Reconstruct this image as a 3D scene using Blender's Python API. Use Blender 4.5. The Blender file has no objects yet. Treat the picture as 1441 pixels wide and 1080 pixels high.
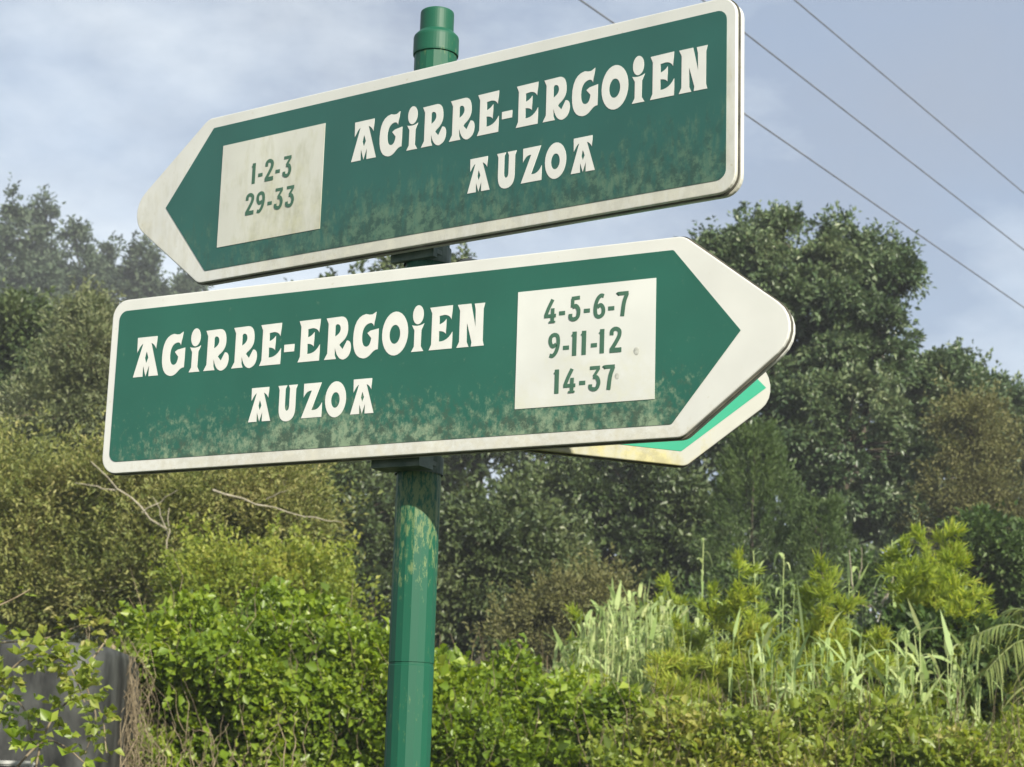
import bpy, bmesh, math
import numpy as np
from mathutils import Vector, Matrix

# ------------------------------------------------------------------ camera, sky, sun, exposure
scene = bpy.context.scene
COL = scene.collection
R = math.radians
EYE = 1.60                                   # camera height above the road edge
FPX = 2715.8                                 # focal length in photograph pixels (1441 wide)
PITCH, ROLL = 0.2148, 0.0302
cp, sp, cr, sr = math.cos(PITCH), math.sin(PITCH), math.cos(ROLL), math.sin(ROLL)
cam_f = np.array([0, cp, sp]); u0 = np.array([0, -sp, cp]); r0 = np.array([1., 0, 0])
cam_r = cr * r0 + sr * u0
cam_u = -sr * r0 + cr * u0
cam = bpy.data.cameras.new('camera')
cam.sensor_width = 36.0
cam.lens = 36.0 * FPX / 1441.0
cam.dof.use_dof = True
cam.dof.focus_distance = 3.55
cam.dof.aperture_fstop = 15.0
cam.clip_start = 0.05
cam.clip_end = 6000
camera = bpy.data.objects.new('camera', cam)
COL.objects.link(camera)
camera.matrix_world = Matrix(((cam_r[0], cam_u[0], -cam_f[0], 0), (cam_r[1], cam_u[1], -cam_f[1], 0),
                              (cam_r[2], cam_u[2], -cam_f[2], EYE), (0, 0, 0, 1)))
scene.camera = camera

SUN_AZ, SUN_EL = R(30), R(29)                # azimuth right of "straight behind the camera"
to_sun = Vector((math.sin(SUN_AZ) * math.cos(SUN_EL), -math.cos(SUN_AZ) * math.cos(SUN_EL), math.sin(SUN_EL)))

world = bpy.data.worlds.new('World')
scene.world = world
world.use_nodes = True
wn, wl = world.node_tree.nodes, world.node_tree.links
wn.clear()
w_out = wn.new('ShaderNodeOutputWorld')
w_bg = wn.new('ShaderNodeBackground')
w_sky = wn.new('ShaderNodeTexSky')
w_sky.sky_type = 'NISHITA'
w_sky.sun_disc = False
w_sky.sun_elevation = SUN_EL
w_sky.sun_rotation = math.atan2(to_sun.x, to_sun.y)
w_sky.air_density = 1.0
w_sky.dust_density = 2.0
w_tc = wn.new('ShaderNodeTexCoord')
w_map = wn.new('ShaderNodeMapping')
w_map.inputs['Scale'].default_value = (1.0, 1.0, 1.9)
w_map.inputs['Location'].default_value = (-2.66, -4.8, -2.33)
w_n1 = wn.new('ShaderNodeTexNoise'); w_n1.inputs['Scale'].default_value = 3.2; w_n1.inputs['Detail'].default_value = 7; w_n1.inputs['Roughness'].default_value = 0.55
w_n2 = wn.new('ShaderNodeTexNoise'); w_n2.inputs['Scale'].default_value = 2.6; w_n2.inputs['Detail'].default_value = 7; w_n2.inputs['Roughness'].default_value = 0.6
w_r1 = wn.new('ShaderNodeValToRGB')
w_r1.color_ramp.elements[0].position = 0.30; w_r1.color_ramp.elements[0].color = (0.6, 0.6, 0.6, 1)
w_r1.color_ramp.elements[1].position = 0.62; w_r1.color_ramp.elements[1].color = (1, 1, 1, 1)
w_r2 = wn.new('ShaderNodeValToRGB')          # brightness of the cloud itself
w_r2.color_ramp.elements[0].position = 0.41; w_r2.color_ramp.elements[0].color = (1.95, 2.35, 3.05, 1)
w_r2.color_ramp.elements[1].position = 0.60; w_r2.color_ramp.elements[1].color = (4.5, 4.9, 5.25, 1)
w_mix = wn.new('ShaderNodeMix'); w_mix.data_type = 'RGBA'
wl.new(w_tc.outputs['Generated'], w_map.inputs['Vector'])
wl.new(w_map.outputs[0], w_n1.inputs['Vector']); wl.new(w_map.outputs[0], w_n2.inputs['Vector'])
wl.new(w_n1.outputs['Fac'], w_r1.inputs[0]); wl.new(w_n2.outputs['Fac'], w_r2.inputs[0])
wl.new(w_r1.outputs[0], w_mix.inputs['Factor'])
wl.new(w_sky.outputs[0], w_mix.inputs['A']); wl.new(w_r2.outputs[0], w_mix.inputs['B'])
wl.new(w_mix.outputs['Result'], w_bg.inputs['Color'])
w_bg.inputs['Strength'].default_value = 0.10
wl.new(w_bg.outputs[0], w_out.inputs['Surface'])

sun = bpy.data.lights.new('sun', 'SUN')
sun.energy = 5.0
sun.angle = R(1.0)
sun.color = (1.0, 0.93, 0.79)
sun_ob = bpy.data.objects.new('sun', sun)
COL.objects.link(sun_ob)
sun_ob.rotation_euler = to_sun.to_track_quat('Z', 'Y').to_euler()

scene.render.engine = 'CYCLES'
scene.cycles.use_denoising = True
scene.cycles.max_bounces = 6
scene.cycles.transparent_max_bounces = 6
vs = scene.view_settings
vs.view_transform = 'Standard'
vs.look = 'None'
vs.gamma = 1.0
vs.exposure = 0.95
vs.use_curve_mapping = False

rng = np.random.default_rng(11)

# ------------------------------------------------------------------ helpers
def at(px, py, Y):
    """the point at distance Y (metres ahead) seen at a place in the photograph"""
    d = (px - 720.5) / FPX * cam_r + (540 - py) / FPX * cam_u + cam_f
    p = d * (Y / d[1])
    return np.array([p[0], p[1], p[2] + EYE])

def tag(o, label=None, cat=None, group=None, kind=None):
    for k, v in (('label', label), ('category', cat), ('group', group), ('kind', kind)):
        if v: o[k] = v
    return o

def empty(name, loc, label=None, cat=None, group=None, rz=0.0):
    o = bpy.data.objects.new(name, None)
    COL.objects.link(o)
    o.location = loc
    o.rotation_euler = (0, 0, rz)
    o.empty_display_size = 0.1
    return tag(o, label, cat, group)

def link(name, me, mat, parent=None, loc=None):
    o = bpy.data.objects.new(name, me)
    COL.objects.link(o)
    if mat is not None and not me.materials: me.materials.append(mat)
    if parent is not None:
        o.parent = parent
    if loc is not None: o.location = loc
    return o

def raw_mesh(name, V, tri=None, quad=None, smooth=False):
    me = bpy.data.meshes.new(name)
    V = np.asarray(V, dtype=np.float32)
    me.vertices.add(len(V)); me.vertices.foreach_set('co', V.ravel())
    loops, starts, n = [], [], 0
    if tri is not None and len(tri):
        tri = np.asarray(tri, dtype=np.int32); loops.append(tri.ravel()); starts.append(np.arange(len(tri)) * 3); n = tri.size
    if quad is not None and len(quad):
        quad = np.asarray(quad, dtype=np.int32); loops.append(quad.ravel()); starts.append(n + np.arange(len(quad)) * 4)
    L = np.concatenate(loops); S = np.concatenate(starts)
    me.loops.add(len(L)); me.loops.foreach_set('vertex_index', L.astype(np.int32))
    me.polygons.add(len(S)); me.polygons.foreach_set('loop_start', S.astype(np.int32))
    if smooth: me.polygons.foreach_set('use_smooth', np.ones(len(S), dtype=bool))
    me.update(calc_edges=True)
    me.validate()
    return me

def bm_mesh(name, bm, smooth=False):
    me = bpy.data.meshes.new(name)
    bmesh.ops.recalc_face_normals(bm, faces=bm.faces)
    if smooth:
        for f in bm.faces: f.smooth = True
    bm.to_mesh(me); bm.free()
    return me

# ---- materials
def new_mat(name):
    m = bpy.data.materials.new(name)
    m.use_nodes = True
    nt = m.node_tree
    b = nt.nodes['Principled BSDF']
    return m, nt.nodes, nt.links, b

def leaf_mat(name, cols, rough=0.5, trans=0.35, patch=1.0, spec=0.4):
    """cols: three or four leaf colours; a random one for every leaf, shifted in patches"""
    m, n, l, b = new_mat(name)
    geo = n.new('ShaderNodeNewGeometry')
    tc = n.new('ShaderNodeTexCoord')
    nz = n.new('ShaderNodeTexNoise'); nz.inputs['Scale'].default_value = patch; nz.inputs['Detail'].default_value = 3
    l.new(tc.outputs['Object'], nz.inputs['Vector'])
    ma = n.new('ShaderNodeMath'); ma.operation = 'MULTIPLY_ADD'
    l.new(geo.outputs['Random Per Island'], ma.inputs[0]); ma.inputs[1].default_value = 0.55
    mb = n.new('ShaderNodeMath'); mb.operation = 'MULTIPLY_ADD'
    l.new(nz.outputs['Fac'], mb.inputs[0]); mb.inputs[1].default_value = 1.5; mb.inputs[2].default_value = -0.52
    l.new(mb.outputs[0], ma.inputs[2])
    ramp = n.new('ShaderNodeValToRGB')
    el = ramp.color_ramp.elements
    while len(el) < len(cols): el.new(0.5)
    for i, c in enumerate(cols):
        el[i].position = i / (len(cols) - 1) * 0.9 + 0.05
        el[i].color = (*c, 1)
    l.new(ma.outputs[0], ramp.inputs[0])
    l.new(ramp.outputs[0], b.inputs['Base Color'])
    b.inputs['Roughness'].default_value = rough
    b.inputs['Specular IOR Level'].default_value = spec
    tr = n.new('ShaderNodeBsdfTranslucent')
    hs = n.new('ShaderNodeHueSaturation'); hs.inputs['Hue'].default_value = 0.485; hs.inputs['Saturation'].default_value = 1.1; hs.inputs['Value'].default_value = 1.5
    l.new(ramp.outputs[0], hs.inputs['Color']); l.new(hs.outputs[0], tr.inputs['Color'])
    mix = n.new('ShaderNodeMixShader'); mix.inputs[0].default_value = trans
    l.new(b.outputs[0], mix.inputs[1]); l.new(tr.outputs[0], mix.inputs[2])
    l.new(mix.outputs[0], n['Material Output'].inputs['Surface'])
    return m

def noise_mat(name, c1, c2, scale=8.0, rough=0.7, bump=0.0, stretch=(1, 1, 1), spec=0.3, detail=5, metallic=0):
    m, n, l, b = new_mat(name)
    tc = n.new('ShaderNodeTexCoord'); mp = n.new('ShaderNodeMapping'); mp.inputs['Scale'].default_value = stretch
    nz = n.new('ShaderNodeTexNoise'); nz.inputs['Scale'].default_value = scale; nz.inputs['Detail'].default_value = detail
    l.new(tc.outputs['Object'], mp.inputs[0]); l.new(mp.outputs[0], nz.inputs['Vector'])
    rp = n.new('ShaderNodeValToRGB')
    rp.color_ramp.elements[0].position = 0.35; rp.color_ramp.elements[0].color = (*c1, 1)
    rp.color_ramp.elements[1].position = 0.68; rp.color_ramp.elements[1].color = (*c2, 1)
    l.new(nz.outputs['Fac'], rp.inputs[0]); l.new(rp.outputs[0], b.inputs['Base Color'])
    b.inputs['Roughness'].default_value = rough
    b.inputs['Specular IOR Level'].default_value = spec
    b.inputs['Metallic'].default_value = metallic
    if bump:
        bp = n.new('ShaderNodeBump'); bp.inputs['Strength'].default_value = bump; bp.inputs['Distance'].default_value = 0.02
        l.new(nz.outputs['Fac'], bp.inputs['Height']); l.new(bp.outputs[0], b.inputs['Normal'])
    return m

def sign_mat(name, base, dirt, lo, hi, amount=1.0, rough=0.35, patch=26.0, streak=(1, 1, 1), speck=0.0):
    """painted sheet with algae, grime and, on the rear board, painted sun patches that grow up from the lower edge (object Z is up on the sign)"""
    m, n, l, b = new_mat(name)
    tc = n.new('ShaderNodeTexCoord')
    sx = n.new('ShaderNodeSeparateXYZ'); l.new(tc.outputs['Object'], sx.inputs[0])
    mr = n.new('ShaderNodeMapRange'); mr.inputs['From Min'].default_value = lo; mr.inputs['From Max'].default_value = hi
    mr.inputs['To Min'].default_value = 1.0; mr.inputs['To Max'].default_value = 0.0
    l.new(sx.outputs['Z'], mr.inputs['Value'])
    mp = n.new('ShaderNodeMapping'); mp.inputs['Scale'].default_value = streak
    l.new(tc.outputs['Object'], mp.inputs[0])
    n1 = n.new('ShaderNodeTexNoise'); n1.inputs['Scale'].default_value = patch; n1.inputs['Detail'].default_value = 8; n1.inputs['Roughness'].default_value = 0.7
    l.new(mp.outputs[0], n1.inputs['Vector'])
    n2 = n.new('ShaderNodeTexNoise'); n2.inputs['Scale'].default_value = 3.0; n2.inputs['Detail'].default_value = 6
    l.new(tc.outputs['Object'], n2.inputs['Vector'])
    n2b = n.new('ShaderNodeMapRange'); n2b.inputs['From Min'].default_value = 0.36; n2b.inputs['From Max'].default_value = 0.62; n2b.inputs['To Min'].default_value = 0.12; n2b.inputs['To Max'].default_value = 0.72
    l.new(n2.outputs['Fac'], n2b.inputs['Value'])
    a = n.new('ShaderNodeMath'); a.operation = 'MULTIPLY'; l.new(mr.outputs[0], a.inputs[0]); l.new(n2b.outputs[0], a.inputs[1])
    c = n.new('ShaderNodeMath'); c.operation = 'MULTIPLY_ADD'; l.new(a.outputs[0], c.inputs[0]); c.inputs[1].default_value = 0.62; l.new(n1.outputs['Fac'], c.inputs[2])
    rp = n.new('ShaderNodeValToRGB')
    rp.color_ramp.elements[0].position = 0.62; rp.color_ramp.elements[0].color = (0, 0, 0, 1)
    rp.color_ramp.elements[1].position = 0.86; rp.color_ramp.elements[1].color = (amount,) * 3 + (1,)
    l.new(c.outputs[0], rp.inputs[0])
    mx = n.new('ShaderNodeMix'); mx.data_type = 'RGBA'
    l.new(rp.outputs[0], mx.inputs['Factor'])
    n5 = n.new('ShaderNodeTexNoise'); n5.inputs['Scale'].default_value = 28.0; n5.inputs['Detail'].default_value = 6; n5.inputs['Roughness'].default_value = 0.75
    l.new(tc.outputs['Object'], n5.inputs['Vector'])
    r5 = n.new('ShaderNodeValToRGB')
    r5.color_ramp.elements[0].position = 0.44; r5.color_ramp.elements[0].color = (*[v * (0.22 if base[0] < 0.1 else 0.7) for v in dirt], 1)
    r5.color_ramp.elements[1].position = 0.56; r5.color_ramp.elements[1].color = (*dirt, 1)
    l.new(n5.outputs['Fac'], r5.inputs[0]); l.new(r5.outputs[0], mx.inputs['B'])
    # the sheet itself is faintly uneven
    n3 = n.new('ShaderNodeTexNoise'); n3.inputs['Scale'].default_value = 6.0; n3.inputs['Detail'].default_value = 4
    l.new(tc.outputs['Object'], n3.inputs['Vector'])
    r3 = n.new('ShaderNodeValToRGB')
    r3.color_ramp.elements[0].position = 0.3; r3.color_ramp.elements[0].color = (*[v * 0.88 for v in base], 1)
    r3.color_ramp.elements[1].position = 0.7; r3.color_ramp.elements[1].color = (*[min(1, v * 1.06) for v in base], 1)
    l.new(n3.outputs['Fac'], r3.inputs[0]); l.new(r3.outputs[0], mx.inputs['A'])
    col = mx.outputs['Result']
    if speck:
        vo = n.new('ShaderNodeTexNoise'); vo.inputs['Scale'].default_value = 90; vo.inputs['Detail'].default_value = 2
        l.new(tc.outputs['Object'], vo.inputs['Vector'])
        r4 = n.new('ShaderNodeValToRGB')
        r4.color_ramp.elements[0].position = 0.66; r4.color_ramp.elements[0].color = (0, 0, 0, 1)
        r4.color_ramp.elements[1].position = 0.78; r4.color_ramp.elements[1].color = (speck,) * 3 + (1,)
        l.new(vo.outputs['Fac'], r4.inputs[0])
        m2 = n.new('ShaderNodeMix'); m2.data_type = 'RGBA'
        l.new(r4.outputs[0], m2.inputs['Factor']); l.new(col, m2.inputs['A']); m2.inputs['B'].default_value = (0.30, 0.26, 0.13, 1)
        col = m2.outputs['Result']
    l.new(col, b.inputs['Base Color'])
    b.inputs['Roughness'].default_value = rough
    b.inputs['Specular IOR Level'].default_value = 0.45
    bp = n.new('ShaderNodeBump'); bp.inputs['Strength'].default_value = 0.12; bp.inputs['Distance'].default_value = 0.004
    l.new(n3.outputs['Fac'], bp.inputs['Height']); l.new(bp.outputs[0], b.inputs['Normal'])
    return m

M = {}
M['white'] = sign_mat('sign_white_paint', (0.53, 0.54, 0.51), (0.38, 0.34, 0.20), -0.178, -0.10, 0.35, 0.42, 60, (1, 1, 1), 0.4)
M['white_rear'] = sign_mat('sign_white_rear_sun_patches', (0.31, 0.32, 0.29), (0.34, 0.31, 0.12), -0.178, -0.05, 0.8, 0.45, 12)  # yellow patches paint sunlight onto the rear board's lower white border
M['white_dirty'] = sign_mat('sign_white_paint_stained', (0.52, 0.53, 0.50), (0.40, 0.38, 0.25), -0.178, 0.18, 0.4, 0.45, 24, (1.6, 1, 0.5), 0.5)
M['green1'] = sign_mat('sign_green_upper', (0.015, 0.084, 0.068), (0.11, 0.17, 0.10), -0.155, 0.02, 0.55, 0.36, 75, (1, 1, 0.32))
M['green2'] = sign_mat('sign_green_lower', (0.012, 0.088, 0.060), (0.24, 0.30, 0.19), -0.155, -0.02, 0.7, 0.36, 85, (1, 1, 0.7))
M['green3'] = sign_mat('sign_green_rear_sunlit', (0.010, 0.24, 0.14), (0.2, 0.26, 0.14), -0.5, -0.4, 0.0, 0.35)  # brighter than the other greens: sunlight on the rear board put into its colour
M['plate'] = sign_mat('number_plate_white', (0.53, 0.545, 0.515), (0.42, 0.41, 0.25), -0.16, 0.02, 0.35, 0.4, 14)
M['plate_dirty'] = sign_mat('number_plate_mossy', (0.48, 0.49, 0.44), (0.36, 0.36, 0.21), -0.14, 0.30, 0.55, 0.5, 18, (1.5, 1, 0.5))
M['letter'] = noise_mat('letter_white', (0.52, 0.53, 0.50), (0.58, 0.59, 0.56), 20, 0.4)
M['digit'] = noise_mat('digit_green', (0.035, 0.095, 0.062), (0.055, 0.125, 0.085), 30, 0.45)
M['edge'] = noise_mat('sign_edge_channel', (0.05, 0.05, 0.042), (0.13, 0.125, 0.10), 30, 0.6)
M['back'] = noise_mat('sign_back_sheet', (0.42, 0.43, 0.42), (0.52, 0.53, 0.51), 12, 0.45)
M['bracket'] = noise_mat('painted_bracket', (0.05, 0.085, 0.065), (0.12, 0.16, 0.13), 40, 0.5)

def pole_material():
    m, n, l, b = new_mat('pole_green_paint')
    tc = n.new('ShaderNodeTexCoord'); mp = n.new('ShaderNodeMapping'); mp.inputs['Scale'].default_value = (1, 1, 0.35)
    l.new(tc.outputs['Object'], mp.inputs[0])
    n1 = n.new('ShaderNodeTexNoise'); n1.inputs['Scale'].default_value = 130; n1.inputs['Detail'].default_value = 8; n1.inputs['Roughness'].default_value = 0.7
    l.new(mp.outputs[0], n1.inputs['Vector'])
    n2 = n.new('ShaderNodeTexNoise'); n2.inputs['Scale'].default_value = 9; n2.inputs['Detail'].default_value = 2
    l.new(tc.outputs['Object'], n2.inputs['Vector'])
    sx = n.new('ShaderNodeSeparateXYZ'); l.new(tc.outputs['Object'], sx.inputs[0])
    mr = n.new('ShaderNodeMapRange')         # lichen sits on the paint just below the boards
    mr.inputs['From Min'].default_value = 1.90; mr.inputs['From Max'].default_value = 2.12
    mr.inputs['To Min'].default_value = 0.0; mr.inputs['To Max'].default_value = 0.17
    l.new(sx.outputs['Z'], mr.inputs['Value'])
    m2 = n.new('ShaderNodeMapRange'); m2.inputs['From Min'].default_value = 2.25; m2.inputs['From Max'].default_value = 2.45
    m2.inputs['To Min'].default_value = 1.0; m2.inputs['To Max'].default_value = 0.0
    l.new(sx.outputs['Z'], m2.inputs['Value'])
    mm = n.new('ShaderNodeMath'); mm.operation = 'MULTIPLY'; l.new(mr.outputs[0], mm.inputs[0]); l.new(m2.outputs[0], mm.inputs[1])
    a = n.new('ShaderNodeMath'); a.operation = 'ADD'; l.new(n1.outputs['Fac'], a.inputs[0]); l.new(mm.outputs[0], a.inputs[1])
    c = n.new('ShaderNodeMath'); c.operation = 'MULTIPLY_ADD'; l.new(n2.outputs['Fac'], c.inputs[0]); c.inputs[1].default_value = 0.25; l.new(a.outputs[0], c.inputs[2])
    rp = n.new('ShaderNodeValToRGB')
    rp.color_ramp.elements[0].position = 0.74; rp.color_ramp.elements[0].color = (0.006, 0.072, 0.040, 1)
    rp.color_ramp.elements[1].position = 0.84; rp.color_ramp.elements[1].color = (0.10, 0.155, 0.065, 1)
    l.new(c.outputs[0], rp.inputs[0]); l.new(rp.outputs[0], b.inputs['Base Color'])
    b.inputs['Roughness'].default_value = 0.5
    b.inputs['Specular IOR Level'].default_value = 0.3
    return m
M['pole'] = pole_material()

# leaves
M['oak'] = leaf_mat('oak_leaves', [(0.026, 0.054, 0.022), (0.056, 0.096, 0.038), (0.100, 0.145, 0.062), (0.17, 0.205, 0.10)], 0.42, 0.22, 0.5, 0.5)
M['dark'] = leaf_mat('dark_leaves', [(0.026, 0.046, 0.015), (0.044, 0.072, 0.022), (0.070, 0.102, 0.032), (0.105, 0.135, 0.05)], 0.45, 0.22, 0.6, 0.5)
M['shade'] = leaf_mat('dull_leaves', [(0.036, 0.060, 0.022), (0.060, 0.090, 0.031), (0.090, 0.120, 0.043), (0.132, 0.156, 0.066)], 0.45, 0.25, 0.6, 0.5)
M['far'] = leaf_mat('far_leaves', [(0.034, 0.056, 0.030), (0.052, 0.080, 0.042), (0.078, 0.105, 0.055)], 0.6, 0.2, 0.12)
M['willow'] = leaf_mat('willow_leaves', [(0.060, 0.085, 0.034), (0.105, 0.135, 0.056), (0.16, 0.185, 0.085), (0.23, 0.24, 0.125)], 0.5, 0.3, 0.7)
M['olive'] = leaf_mat('olive_brown_leaves', [(0.080, 0.110, 0.026), (0.140, 0.170, 0.042), (0.215, 0.228, 0.068), (0.33, 0.31, 0.12)], 0.55, 0.35, 1.3)
M['brown'] = leaf_mat('drying_leaves', [(0.066, 0.076, 0.022), (0.105, 0.112, 0.034), (0.150, 0.146, 0.052), (0.12, 0.14, 0.042)], 0.6, 0.25, 0.9)
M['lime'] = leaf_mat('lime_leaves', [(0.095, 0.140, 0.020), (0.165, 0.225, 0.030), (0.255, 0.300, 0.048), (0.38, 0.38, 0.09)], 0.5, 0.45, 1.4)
M['hedge'] = leaf_mat('ivy_leaves', [(0.070, 0.115, 0.012), (0.120, 0.195, 0.016), (0.190, 0.275, 0.024), (0.30, 0.36, 0.055)], 0.42, 0.42, 2.2, 0.5)
M['bramble'] = leaf_mat('bramble_leaves', [(0.080, 0.122, 0.018), (0.150, 0.210, 0.028), (0.225, 0.280, 0.042), (0.31, 0.30, 0.08)], 0.45, 0.42, 2.0, 0.5)
M['feather'] = leaf_mat('feathery_leaves', [(0.155, 0.240, 0.030), (0.245, 0.335, 0.042), (0.340, 0.415, 0.058), (0.46, 0.45, 0.09)], 0.55, 0.5, 0.8)
M['conifer'] = leaf_mat('conifer_leaves', [(0.036, 0.072, 0.018), (0.062, 0.108, 0.026), (0.095, 0.140, 0.038)], 0.55, 0.25, 0.9)
M['reed'] = leaf_mat('reed_leaves', [(0.14, 0.22, 0.065), (0.25, 0.35, 0.12), (0.37, 0.46, 0.19), (0.50, 0.54, 0.26)], 0.5, 0.35, 0.9)
M['palm'] = leaf_mat('palm_leaves', [(0.09, 0.14, 0.03), (0.17, 0.21, 0.06), (0.26, 0.28, 0.10)], 0.45, 0.3, 0.9)
M['bark'] = noise_mat('bark', (0.035, 0.028, 0.020), (0.10, 0.085, 0.062), 9, 0.85, 0.5, (1, 1, 0.25))
M['twig'] = noise_mat('dry_twig', (0.11, 0.085, 0.05), (0.26, 0.215, 0.14), 14, 0.8)
M['dead'] = noise_mat('dead_branch', (0.18, 0.165, 0.12), (0.34, 0.31, 0.24), 14, 0.8)
M['soil'] = noise_mat('hillside_undergrowth', (0.018, 0.026, 0.010), (0.050, 0.060, 0.022), 1.2, 0.95, 0.4)

# ------------------------------------------------------------------ terrain
def ground_z(x, y):
    x, y = np.asarray(x, float), np.asarray(y, float)
    z = 0.11 * np.clip(y - 17, 0, None)
    z = z + np.clip((y - 60) / 60, 0, 1) * np.clip((5 - x) / 30, 0, 1) * 5.0
    z = z + np.clip((y - 17) / 20, 0, 1) * (0.35 * np.sin(x * 0.31 + y * 0.17) + 0.2 * np.sin(x * 0.83 - y * 0.4))
    return np.minimum(z, 26 + 0 * x)

def build_ground():
    ys = np.concatenate([np.linspace(-40, 12, 14), np.linspace(14, 60, 47), np.linspace(64, 200, 35), np.array([260, 400, 700, 1200, 2500])])
    xs = np.concatenate([np.array([-2500, -1000, -400, -200, -120]), np.linspace(-80, 80, 81), np.array([120, 200, 400, 1000, 2500])])
    X, Y = np.meshgrid(xs, ys)
    V = np.stack([X, Y, ground_z(X, Y)], -1).reshape(-1, 3)
    nx, ny = len(xs), len(ys)
    i = np.arange((nx - 1) * (ny - 1)); r, c = i // (nx - 1), i % (nx - 1)
    q = np.stack([r * nx + c, r * nx + c + 1, (r + 1) * nx + c + 1, (r + 1) * nx + c], -1)
    o = link('ground', raw_mesh('ground', V, quad=q, smooth=True), M['soil'])
    tag(o, 'dark undergrowth ground rising to the hillside', None, None, 'structure')
build_ground()

# ------------------------------------------------------------------ plant geometry
def unit(v):
    return v / np.maximum(np.linalg.norm(v, axis=-1, keepdims=True), 1e-9)

def leaves_geo(P, D, L, W, fold=0.25, up=0.6):
    """one two-faced folded leaf per row: base P, axis D, length L, width W"""
    n = len(P)
    rnd = unit(rng.normal(size=(n, 3)) * (1 - up) + np.array([0, -0.25, 1.0]) * up)
    D = unit(D)
    S = unit(np.cross(D, rnd))
    N = np.cross(S, D)
    L = np.asarray(L).reshape(-1, 1) * np.ones((n, 1)); W = np.asarray(W).reshape(-1, 1) * np.ones((n, 1))
    V = np.empty((n, 4, 3))
    V[:, 0] = P
    V[:, 1] = P + D * L * 0.45 + S * W * 0.5 + N * W * fold
    V[:, 2] = P + D * L - N * L * 0.12
    V[:, 3] = P + D * L * 0.45 - S * W * 0.5 + N * W * fold
    b = np.arange(n)[:, None] * 4
    T = np.concatenate([b + [0, 1, 2], b + [0, 2, 3]], 0)
    return V.reshape(-1, 3), T

def blades_geo(P, D, L, W, droop, seg=4):
    """long arching blades (reed and palm leaves)"""
    n = len(P)
    D = unit(D)
    S = unit(np.cross(D, np.array([0, 0, 1.0]) + rng.normal(size=(n, 3)) * 0.35))
    L = np.asarray(L).reshape(-1, 1) * np.ones((n, 1)); W = np.asarray(W).reshape(-1, 1) * np.ones((n, 1))
    droop = np.asarray(droop).reshape(-1, 1) * np.ones((n, 1))
    V = np.empty((n, 2 * seg + 1, 3))
    for k in range(seg + 1):
        t = k / seg
        c = P + D * L * t + np.array([0, 0, -1.0]) * droop * L * t * t - D * droop * L * 0.25 * t * t
        w = W * (1 - t) ** 0.7 * (0.55 + 0.9 * min(t * 3, 0.5))
        if k < seg:
            V[:, 2 * k] = c + S * w; V[:, 2 * k + 1] = c - S * w
        else:
            V[:, 2 * seg] = c
    b = np.arange(n)[:, None] * (2 * seg + 1)
    T = [b + [2 * seg - 2, 2 * seg - 1, 2 * seg]]
    for k in range(seg - 1):
        T += [b + [2 * k, 2 * k + 1, 2 * k + 3], b + [2 * k, 2 * k + 3, 2 * k + 2]]
    return V.reshape(-1, 3), np.concatenate(T, 0)

def tubes_geo(lines, sides=5):
    """lines: list of (points (k,3), radii (k,))"""
    VV, QQ, off = [], [], 0
    ang = np.linspace(0, 2 * np.pi, sides, endpoint=False)
    for pts, rad in lines:
        pts = np.asarray(pts, float); rad = np.asarray(rad, float); k = len(pts)
        t = unit(np.gradient(pts, axis=0))
        ref = np.array([0.31, 0.22, 0.05]) if abs(t[0][2]) > 0.8 else np.array([0, 0, 1.0])
        a = unit(np.cross(t, ref)); b = np.cross(t, a)
        ring = pts[:, None] + rad[:, None, None] * (a[:, None] * np.cos(ang)[None, :, None] + b[:, None] * np.sin(ang)[None, :, None])
        VV.append(ring.reshape(-1, 3))
        i = np.arange(k - 1)[:, None] * sides; j = np.arange(sides)[None]
        j2 = (j + 1) % sides
        QQ.append(np.stack([i + j, i + j2, i + sides + j2, i + sides + j], -1).reshape(-1, 4) + off)
        off += k * sides
    return np.concatenate(VV), np.concatenate(QQ)

def bent_line(a, b, n=6, wob=0.08, r0=0.05, r1=0.015, sag=0.0):
    a, b = np.asarray(a, float), np.asarray(b, float)
    t = np.linspace(0, 1, n)[:, None]
    p = a + (b - a) * t
    d = np.linalg.norm(b - a)
    w = np.cumsum(rng.normal(size=(n, 3)), 0) * wob * d / n ** 0.5
    w = w - w[:1] - (w[-1:] - w[:1]) * t
    p = p + w
    p[:, 2] += sag * d * (4 * t[:, 0] * (1 - t[:, 0]))
    return p, r0 + (r1 - r0) * t[:, 0]

def ellipsoid_points(n, c, r, lo=0.55, hi=1.0):
    d = unit(rng.normal(size=(n, 3)))
    s = (lo + (hi - lo) * rng.random(n) ** 0.6)[:, None]
    return c + d * s * r, d

def lobes_world(lobes):
    out = []
    for (px, py, rx, ry, Y, dy, w) in lobes:
        s = Y / FPX
        out.append((at(px, py, Y), np.array([rx * s, dy, ry * s]), w))
    return out

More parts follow.
